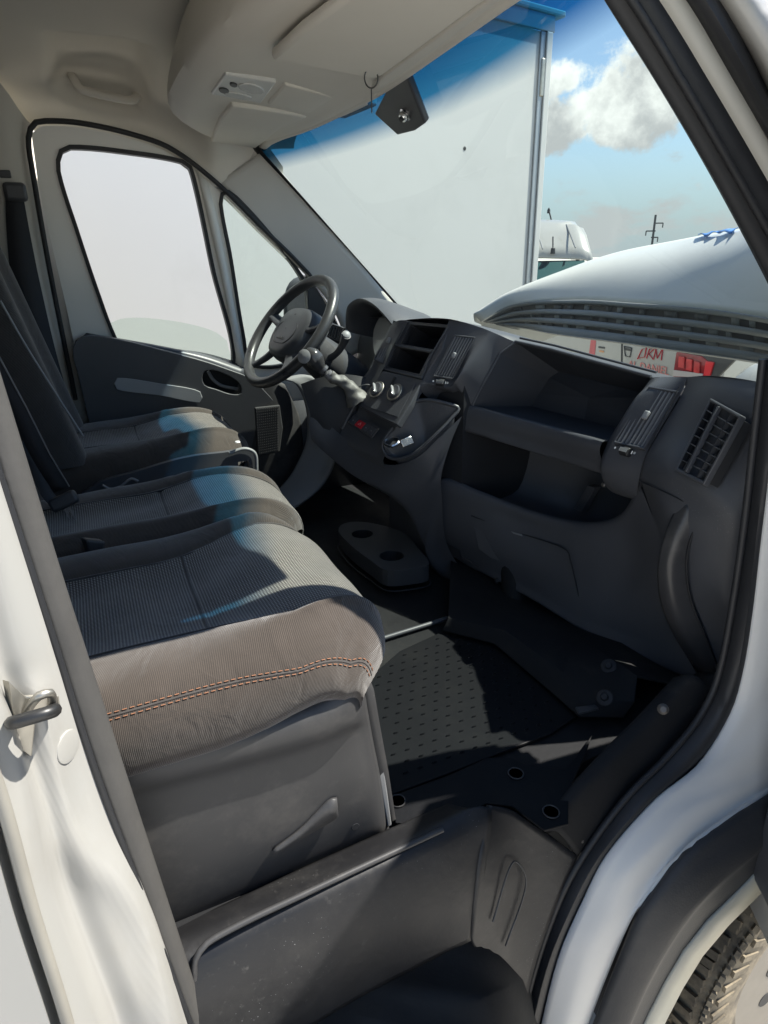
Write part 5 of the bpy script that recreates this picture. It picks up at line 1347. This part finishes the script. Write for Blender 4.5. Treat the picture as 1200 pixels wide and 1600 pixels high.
for a, b in ((621, 1252), (806, 1209), (861, 1269)):
    c = at(a, b, z=FZ + .017)
    lathe('fixing_hole', [(.0, .001), (.0125, .001)], c, (0, 0, 1), DEEP, flap, 20)
    tube('fixing_ring', [c + V((.0135 * math.cos(2 * math.pi * q / 24), .0135 * math.sin(2 * math.pi * q / 24), .001)) for q in range(24)], .0014, GREY, flap, n=6, closed=True)
tube('seat_rail', [at(590, 1000, z=FZ + .012), at(700, 966, z=FZ + .012)], .006, DARK, bench, n=8)
lathe('rail_bolt', [(0, .012), (.009, .012), (.010, .0)], at(708, 968, z=FZ + .012), (0, 0, 1), STEEL, bench, 6)

# ---------------------------------------------------------------- raised bonnet with its slotted strip
topb = atx([(742, 503, -.79), (800, 462, -.73), (880, 425, -.58), (960, 398, -.38), (1060, 378, -.10), (1140, 364, .14), (1200, 356, .32), (1275, 352, .52)])
lowb = atx([(752, 503, -.77), (800, 478, -.66), (900, 470, -.32), (1000, 476, .0), (1100, 484, .26), (1200, 499, .49), (1290, 520, .68), (1330, 540, .74)])
NB = 60
tb_, lb_ = cr(topb, NB), cr(lowb, NB)
bonr = []
for t in [k / 16 for k in range(17)]:
    bonr.append([a.lerp(b, t) + V((0, -.02, .03)) * math.sin(math.pi * t) * .9 for a, b in zip(lb_, tb_)])
bonr.append([p + V((0, .03, -.012)) for p in tb_]); bonr.append([p + V((0, .06, -.06)) for p in tb_]); bonr.append([p + V((0, .07, -.22)) for p in tb_])
bonnet = grid('bonnet', bonr, PAINT_SKIN, van, thick=.006, autos=0)
bonnet['label'] = 'raised white bonnet with a dusty oval mark'
SMEAR = mat('sticker_residue', (.50, .50, .485), .55, var=.25, vscale=60)
def bon(u, v, k=.002):
    p = bil(bonr[:17], u, v); q = bil(bonr[:17], u + .01, v); r_ = bil(bonr[:17], u, v + .03)
    n_ = (q - p).cross(r_ - p).normalized()
    if n_.z < 0: n_ = -n_
    return p + n_ * k
ov = [bon(.30 + .075 * math.cos(2 * math.pi * k / 40) + .035 * math.sin(2 * math.pi * k / 40), .44 + .20 * math.sin(2 * math.pi * k / 40), .0035) for k in range(40)]
ovi = [bon(.30 + .064 * math.cos(2 * math.pi * k / 40) + .028 * math.sin(2 * math.pi * k / 40), .46 + .155 * math.sin(2 * math.pi * k / 40), .0035) for k in range(40)]
mesh('oval_residue', ov + ovi, [(k, (k + 1) % 40, 40 + (k + 1) % 40, 40 + k) for k in range(40)], SMEAR, bonnet)
tpb = [bon(.63 + .13 * t, .985 + .02 * math.sin(t * 9), .004) for t in [k / 10 for k in range(11)]]
tpb = [p + V((0, -.004, .010)) for p in tpb]
tpc = [bon(.635 + .13 * t, .90 + .03 * math.sin(t * 14 + 1), .016 + .006 * math.sin(t * 21)) for t in [k / 10 for k in range(11)]]
grid('blue_tape', [tpb, tpc], mat('blue_film', (.06, .19, .50), .4, var=.5, vscale=80, dirt=(.5, .55, .6, .7), dscale=60), bonnet, nu=40, thick=.001)
# slotted strip
lo_ = cr(atx([(775, 506, -.73), (820, 512, -.60), (860, 519, -.38), (960, 532, -.06), (1060, 546, .19), (1190, 565, .46), (1290, 585, .66), (1330, 597, .72)]), NB)
hi_ = [p + V((0, -.006, .004)) for p in lb_]
CG = mat('cowl_plastic', (.27, .28, .285), .6, var=.15, vscale=12, bump=.15, bscale=300)
CG2 = mat('cowl_inner', (.085, .09, .095), .6, var=.3, vscale=12)
def cg(u, v, k=0.0):
    f = u * (NB - 1); i = min(NB - 2, int(f)); t = f - i
    return hi_[i].lerp(hi_[i + 1], t).lerp(lo_[i].lerp(lo_[i + 1], t), v) + V((0, -k, k * .3))
cowl = grid('slotted_air_intake', [[cg(i / 59, v, -.020) for i in range(60)] for v in (0, .5, 1)], CG2, van, thick=.004)
for v0, v1 in ((-.02, .10), (.27, .42), (.55, .70), (.80, 1.02)):
    grid('intake_bar', [[cg(i / 59, v0, -.006) for i in range(60)], [cg(i / 59, v0 * .7 + v1 * .3, .002) for i in range(60)], [cg(i / 59, v1, .001) for i in range(60)], [cg(i / 59, v1 + .01, -.012) for i in range(60)]], CG, cowl, nv=9)
random.seed(5)
for (v0, v1) in ((.08, .29), (.40, .57), (.68, .82)):
    u = .06 + random.random() * .04
    while u < .97:
        w = .008 + random.random() * .022
        grid('intake_rib', [[cg(u + w * k / 3, v0, -.009) for k in range(4)], [cg(u + w * k / 3, v1, -.012) for k in range(4)]], CG if random.random() < .5 else CG2, cowl, thick=.01)
        w2 = .02 + random.random() * .04
        if random.random() < .45:
            grid('intake_slot', [[cg(u + w + w2 * k / 3, v0, -.0185) for k in range(4)], [cg(u + w + w2 * k / 3, v1, -.0185) for k in range(4)]], DEEP, cowl)
        u += w + w2
grid('intake_lower_lip', [[cg(i / 59, 1.0, .0) for i in range(60)], [cg(i / 59, 1.03, .004) for i in range(60)], [cg(i / 59, 1.05, -.01) for i in range(60)]], CG, cowl, nv=8, thick=.004)

# ---------------------------------------------------------------- outside
bt = thing('box_truck', (-3.2, -1, GZ), 'white box truck parked close alongside, its flat side filling the windows', 'truck')
ba = R(10)
bn = V((math.cos(ba), math.sin(ba), 0)); bt_ = V((-math.sin(ba), math.cos(ba), 0))
B0 = at(834, 440, x=-2.3); bd_ = bn.dot(B0)
topz = at(838, 47, n=bn, d=bd_).z
def bp(t, z, o=0.0): return V((B0.x, B0.y, 0)) + bt_ * t + bn * o + V((0, 0, z))
BOXP = mat('box_panel', (.54, .54, .53), .45, var=.025, vscale=1.2, bump=.02, bscale=6, dirt=(.47, .47, .455, .45), dscale=1.3)
ALU = mat('aluminium_trim', (.42, .43, .44), .4, .7, var=.1)
plate('box_body', [bp(0, .55), bp(-6.2, .55), bp(-6.2, topz), bp(0, topz)], [], -bn * 2.4, BOXP, bt)
plate('corner_post', [bp(-.085, .5, .002), bp(.006, .5, .002), bp(.006, topz, .002), bp(-.085, topz, .002)], [], bn * .012, ALU, bt, bevel=.004)
plate('corner_post_cover', [bp(-.045, .5, .014), bp(.004, .5, .014), bp(.004, topz, .014), bp(-.045, topz, .014)], [], bn * .012, BOXP, bt, bevel=.005)
plate('top_rail', [bp(-6.2, topz, .002), bp(.02, topz, .002), bp(.02, topz + .085, .002), bp(-6.2, topz + .085, .002)], [], bn * .02, ALU, bt, bevel=.005)
plate('roof_cap', [bp(-6.2, topz + .086, .03), bp(.10, topz + .086, .03), bp(.10, topz + .086, -2.43), bp(-6.2, topz + .086, -2.43)], [], V((0, 0, .035)), BOXP, bt, bevel=.01)
hg = at(844, 122, n=bn, d=bd_)
th = (hg - V((B0.x, B0.y, 0))).dot(bt_)
hgp = box('door_hinge', bp(th + .005, hg.z, .0), (.035, .045, .20), STEEL, bt, rot=frame3(bt_, bn), bevel=.006)
tube('hinge_pin', [bp(th + .03, hg.z - .11, .01), bp(th + .03, hg.z + .11, .01)], .012, STEEL, hgp, n=10)
rv = at(726, 232, n=bn, d=bd_); lathe('rivet_hole', [(0, .003), (.009, .002), (.011, 0)], rv + bn * .001, bn, DEEP, bt, 14)
box('chassis', bp(-3.0, .38, -1.2), (6.0, .9, .22), DEEP, bt, rot=frame3(bt_, bn))
for t in (-1.6, -5.2):
    for o in (-.28, -2.1):
        lathe('truck_wheel', [(.2, -.14), (.38, -.14), (.40, -.1), (.40, .1), (.38, .14), (.22, .14), (.2, .05), (0, .05)], bp(t, GZ + .40, o), bn, SEAL, bt, 36)

# van far ahead, seen past the box truck, nose towards the camera
fd = V((RT * ((866 - 600) / F) + UP * ((800 - 400) / F) + FW)); fd.z = 0; fd.normalize()
fx = V((0, 0, 1)).cross(fd) * -1
if fx.dot(RT) < 0: fx = -fx
FV0 = V((CAM.x, CAM.y, 0)) + fd * 8.6
fv = thing('parked_van', (FV0.x, FV0.y, GZ), 'distant white van facing this way behind the box truck corner, with a short roof aerial', 'van')
def fpx(px, py, dist):
    p = at(px, py, n=fd, d=fd.dot(V((CAM.x, CAM.y, 0)) + fd * dist)); return p
e_r = fpx(902, 350, 8.9); zt_ = fpx(862, 345, 8.9).z
a_r = (e_r - FV0).dot(fx); a_l = a_r - 1.62
w_r = (fpx(922, 402, 8.4) - FV0).dot(fx); zb_ = fpx(862, 403, 8.4).z
def fl_(a, d, z): return FV0 + fx * a + fd * d + V((0, 0, z))
grow_ = w_r - a_r
secs = [(4.6, zt_ - .02, 0), (1.2, zt_ + .03, 0), (.45, zt_ + .005, 0), (.28, zt_ - .03, .02), (-.2, zb_, grow_)]
rows_ = []
for d, z, w in secs:
    dz = .10 if d > .3 else .05
    rows_.append([fl_(a_r + w + .05, d, z - .45 if d > .3 else z - .06), fl_(a_r + w + .01, d, z - dz), fl_(a_r - .05 + w, d, z - .015), fl_((a_r + a_l) / 2, d, z + .02), fl_(a_l + .05 - w, d, z - .015), fl_(a_l - w - .01, d, z - dz), fl_(a_l - w - .05, d, z - .45 if d > .3 else z - .06)])
grid('van_roof', rows_, PAINT, fv, nu=50, nv=26, thick=.02)
TEAL = mat('dark_window', (.03, .07, .075), .08, spec=.8)
grid('windscreen', [[fl_(w_r - .06, -.2, zb_ - .03), fl_(a_l - grow_ + .06, -.2, zb_ - .03)], [fl_(w_r + .08, -.85, zb_ - .8), fl_(a_l - grow_ - .08, -.85, zb_ - .8)]], TEAL, fv, thick=.02)
zl_ = zb_ - .82
grid('van_nose', [[fl_(w_r + .10, -.86, zl_), fl_(a_l - grow_ - .10, -.86, zl_)], [fl_(w_r + .12, -1.5, zl_ - .18), fl_(a_l - grow_ - .12, -1.5, zl_ - .18)], [fl_(w_r + .12, -1.7, zl_ - .5), fl_(a_l - grow_ - .12, -1.7, zl_ - .5)], [fl_(w_r + .12, -1.7, GZ + .25), fl_(a_l - grow_ - .12, -1.7, GZ + .25)]], PAINT, fv, thick=.02)
for a, sg in ((w_r + .12, 1), (a_l - grow_ - .12, -1)):
    grid('van_side', [[fl_(a, -1.7, GZ + .25), fl_(a, 4.6, GZ + .25)], [fl_(a, -.86, zl_), fl_(a, 4.6, zl_)], [fl_(a - sg * (grow_ + .07), .3, zt_ - .45), fl_(a - sg * (grow_ + .07), 4.6, zt_ - .45)]], PAINT, fv, thick=.02)
    for d in (-.9, 3.4): lathe('van_wheel', [(.2, -.1), (.32, -.1), (.33, .1), (.2, .1)], fl_(a - sg * .08, d, GZ + .33), fx, SEAL, fv, 28)
def crease(a, b, c, d): tube('roof_crease', [fpx(a, b, 8.86), fpx((a + c) / 2, (b + d) / 2, 8.62), fpx(c, d, 8.40)], .009, GREYL, fv, n=6)
crease(836, 352, 848, 389); crease(885, 351, 899, 387)
tube('aerial', [fpx(862, 346, 9.3), fpx(857, 326, 9.35)], .010, SEAL, fv, n=6); lathe('aerial_tip', [(.0, .03), (.02, .0), (.02, -.04)], fpx(857.5, 328, 9.35), (0, 0, 1), SEAL, fv, 8)
ab = fpx(864, 391, 8.40)
tube('roof_aerial', [ab, fpx(864, 370, 8.5)], .008, SEAL, fv, n=6); lathe('aerial_base', [(.03, -.04), (.025, .02), (.0, .04)], ab, (0, 0, 1), SEAL, fv, 10)

# small van ahead whose rear lettering shows in the gap under the bonnet
pv = thing('lettered_van', (-2.6, 4.6, GZ), 'white van ahead with red lettering and tail light, glimpsed through the gap under the bonnet', 'van')
YB = 4.0
def g_(px, py, dy=0.0): return at(px, py, y=YB + dy)
xl_, xr3 = g_(700, 545).x, g_(1128, 560).x
plate('rear_body', [V((xl_, YB, GZ + .35)), V((xr3, YB, GZ + .35)), V((xr3, YB, .98)), V((xr3 - .10, YB, 1.22)), V((xl_ + .1, YB, 1.22)), V((xl_, YB, .98))], [], V((0, 3.8, 0)), PAINT, pv, bevel=.05, seg=3)
TL = mat('tail_light_red', (.26, .015, .02), .12, spec=.8, var=.6, vscale=9)
tl = plate('tail_light', [g_(a, b, -.02) for a, b in ((1056, 549), (1096, 556), (1108, 566), (1100, 592), (1050, 590))], [], V((0, .05, 0)), TL, pv, bevel=.012)
for a_, b_ in ((1060, 556), (1072, 560), (1084, 564)):
    plate('light_facet', [g_(a_, b_, -.034), g_(a_ + 9, b_ + 2, -.034), g_(a_ + 8, b_ + 20, -.034), g_(a_ - 1, b_ + 18, -.034)], [], V((0, .016, 0)), mat('light_facet_red', (.55, .05, .05), .2, var=.5, vscale=20), tl, bevel=.006)
plate('reversing_lens', [g_(a, b, -.03) for a, b in ((1052, 578), (1098, 584), (1097, 590), (1051, 588))], [], V((0, .012, 0)), mat('clear_lens', (.5, .45, .44), .15), tl, bevel=.003)
plate('reflector', [g_(a, b, -.025) for a, b in ((1102, 564), (1115, 566), (1108, 590), (1098, 590))], [], V((0, .04, 0)), mat('bright_red', (.75, .03, .04), .3), pv, bevel=.006)
plate('bumper_trim', [g_(a, b, -.012) for a, b in ((1060, 545), (1150, 560), (1120, 590), (1110, 590))], [], V((0, .03, 0)), GREY, pv, bevel=.005)
plate('red_stripe', [g_(a, b, -.004) for a, b in ((923, 531), (931, 532), (929, 556), (920, 555))], [], V((0, .004, 0)), mat('faded_red', (.55, .12, .13), .5), pv)
plate('panel_gap', [g_(a, b, -.004) for a, b in ((970.5, 536), (972.5, 536), (972, 570), (970, 570))], [], V((0, .004, 0)), DEEP, pv)
REDP = mat('red_print', (.62, .03, .06), .5)
exx, eyy = V((1, 0, 0)), V((0, 0, 1))
sc2 = (g_(1000, 555) - g_(999, 555)).length
def stroke(pts, w=2.0):
    tube('letter_stroke', [g_(a, b, -.006) for a, b in pts], sc2 * w * .5, REDP, pv, n=6, flat=.4)
stroke([(996, 561), (1003, 546), (1010, 543), (1007, 558), (996, 560)]); stroke([(1010, 560), (1015, 545), (1022, 545), (1014, 553), (1021, 562)]); stroke([(1021, 562), (1025, 545), (1027, 560), (1036, 543), (1033, 563)])
text('lettering', 'AL DANIEL', g_(1012, 575, -.006), exx, eyy, sc2 * 13, mat('pale_red_letters', (.62, .22, .20), .5), pv, .002)
text('small_lettering', 'Citan', g_(940, 545, -.006), exx, eyy, sc2 * 8, GREY, pv, .002) if False else None
for i in range(2): box('small_lettering', g_(940, 543 + 6 * i, -.004), (sc2 * (11 - 3 * i), .004, sc2 * 2.2), GREY if i == 0 else mat('orange_print', (.6, .3, .15), .5), pv)
cupp = [(975, 541), (987, 544), (984, 558), (977, 556)]
tube('cup_symbol', [g_(a, b, -.006) for a, b in cupp + cupp[:2]], sc2 * .7, GREY, pv, n=6)
plate('cup_symbol', [g_(a, b, -.005) for a, b in ((976, 543), (986, 546), (985.5, 549), (976.5, 547))], [], V((0, .003, 0)), GREY, pv)
for x in (xl_ + .25, xr3 - .12):
    lathe('rear_wheel', [(.2, -.1), (.31, -.1), (.32, .1), (.2, .1)], V((x, YB + .8, GZ + .32)), (1, 0, 0), SEAL, pv, 28)

# another white bonnet at the right of the gap
wcar = thing('white_car', (-.9, 4.2, GZ), 'white car further right, only its bright corner in view past the tail light', 'car')
cx0 = at(1128, 585, y=3.4).x
rows_ = [[V((cx0 + o, y, z)) for o in (0, .1, .9, 1.6, 1.7)] for y, z in ((3.35, GZ + .35), (3.30, .45), (3.40, .80), (3.6, .92), (4.6, 1.0), (5.0, 1.02), (5.6, 1.25))]
for r_ in rows_: r_[0].z -= .08; r_[-1].z -= .08
grid('car_body', rows_, PAINT, wcar, nu=30, nv=30, thick=.03)
grid('car_glass', [[V((cx0 + .1, 5.0, 1.03)), V((cx0 + 1.6, 5.0, 1.03))], [V((cx0 + .25, 5.7, 1.45)), V((cx0 + 1.45, 5.7, 1.45))]], TEAL, wcar, thick=.02)
for x in (cx0 + .1, cx0 + 1.6): lathe('car_wheel', [(.2, -.1), (.31, -.1), (.32, .1), (.2, .1)], V((x, 4.0, GZ + .32)), (1, 0, 0), SEAL, wcar, 28)

# utility pole on the horizon
dp = at(1019, 380, y=110)
up_ = thing('utility_pole', (dp.x, dp.y, GZ), 'thin dark utility pole with two crossarms on the horizon', 'utility pole')
PM = mat('pole_steel', (.05, .055, .06), .7)
tz = at(1021, 336, y=110).z
tube('pole', [V((dp.x, dp.y, GZ)), V((dp.x, dp.y, tz))], .22, PM, up_, n=8)
wpx = (at(1020, 350, y=110) - at(1019, 350, y=110)).length
ax_ = V((RT.x, RT.y, 0)).normalized()
for zz, l, r in ((at(1020, 349, y=110).z, 1, 10), (at(1020, 361, y=110).z, 9, 2), (at(1020, 371, y=110).z, 2, 6)):
    a = V((dp.x, dp.y, zz))
    tube('crossarm', [a - ax_ * wpx * l, a + ax_ * wpx * r], .14, PM, up_, n=6)
    e = a + ax_ * wpx * r if r > l else a - ax_ * wpx * l
    tube('insulator', [e, e - V((0, 0, wpx * 5))], .12, PM, up_, n=6)

for a, b, x in ((734, 600, .083), (741, 590, .086)):
    lathe('airbag_mark', [(0, .0006), (.0035, .0005)], at(a, b, x=x) + V((.001, -.004, .001)), (.3, -.8, .4), GREYL, dash, 10)
for a, b, x in ((700, 790, .05), (945, 757, .47)):
    lathe('dash_screw', [(0, .003), (.004, .003), (.006, 0)], at(a, b, x=x) + V((0, -.004, 0)), (0, -1, .1), SCREW, dash, 12)

grid('shoulder_belt', [[at(a, b, x=x) for a, b, x in ((-40, 560, .30), (10, 640, .26), (52, 720, .20), (84, 770, .14))], [at(a, b, x=x) for a, b, x in ((0, 560, .30), (42, 640, .26), (78, 712, .20), (108, 762, .14))]], WEB, bench, nu=20, thick=.002)
tube('belt_edge', [at(a, b, x=x) for a, b, x in ((-2, 556, .305), (42, 638, .262), (78, 710, .202), (108, 760, .142))], .0014, GREYL, bench, n=6)
tube('seat_back_piping', atx([(0, 470, -.262), (40, 540, -.262), (85, 612, -.262), (130, 682, -.262)]), .003, GREYL, drv, n=8, res=20)
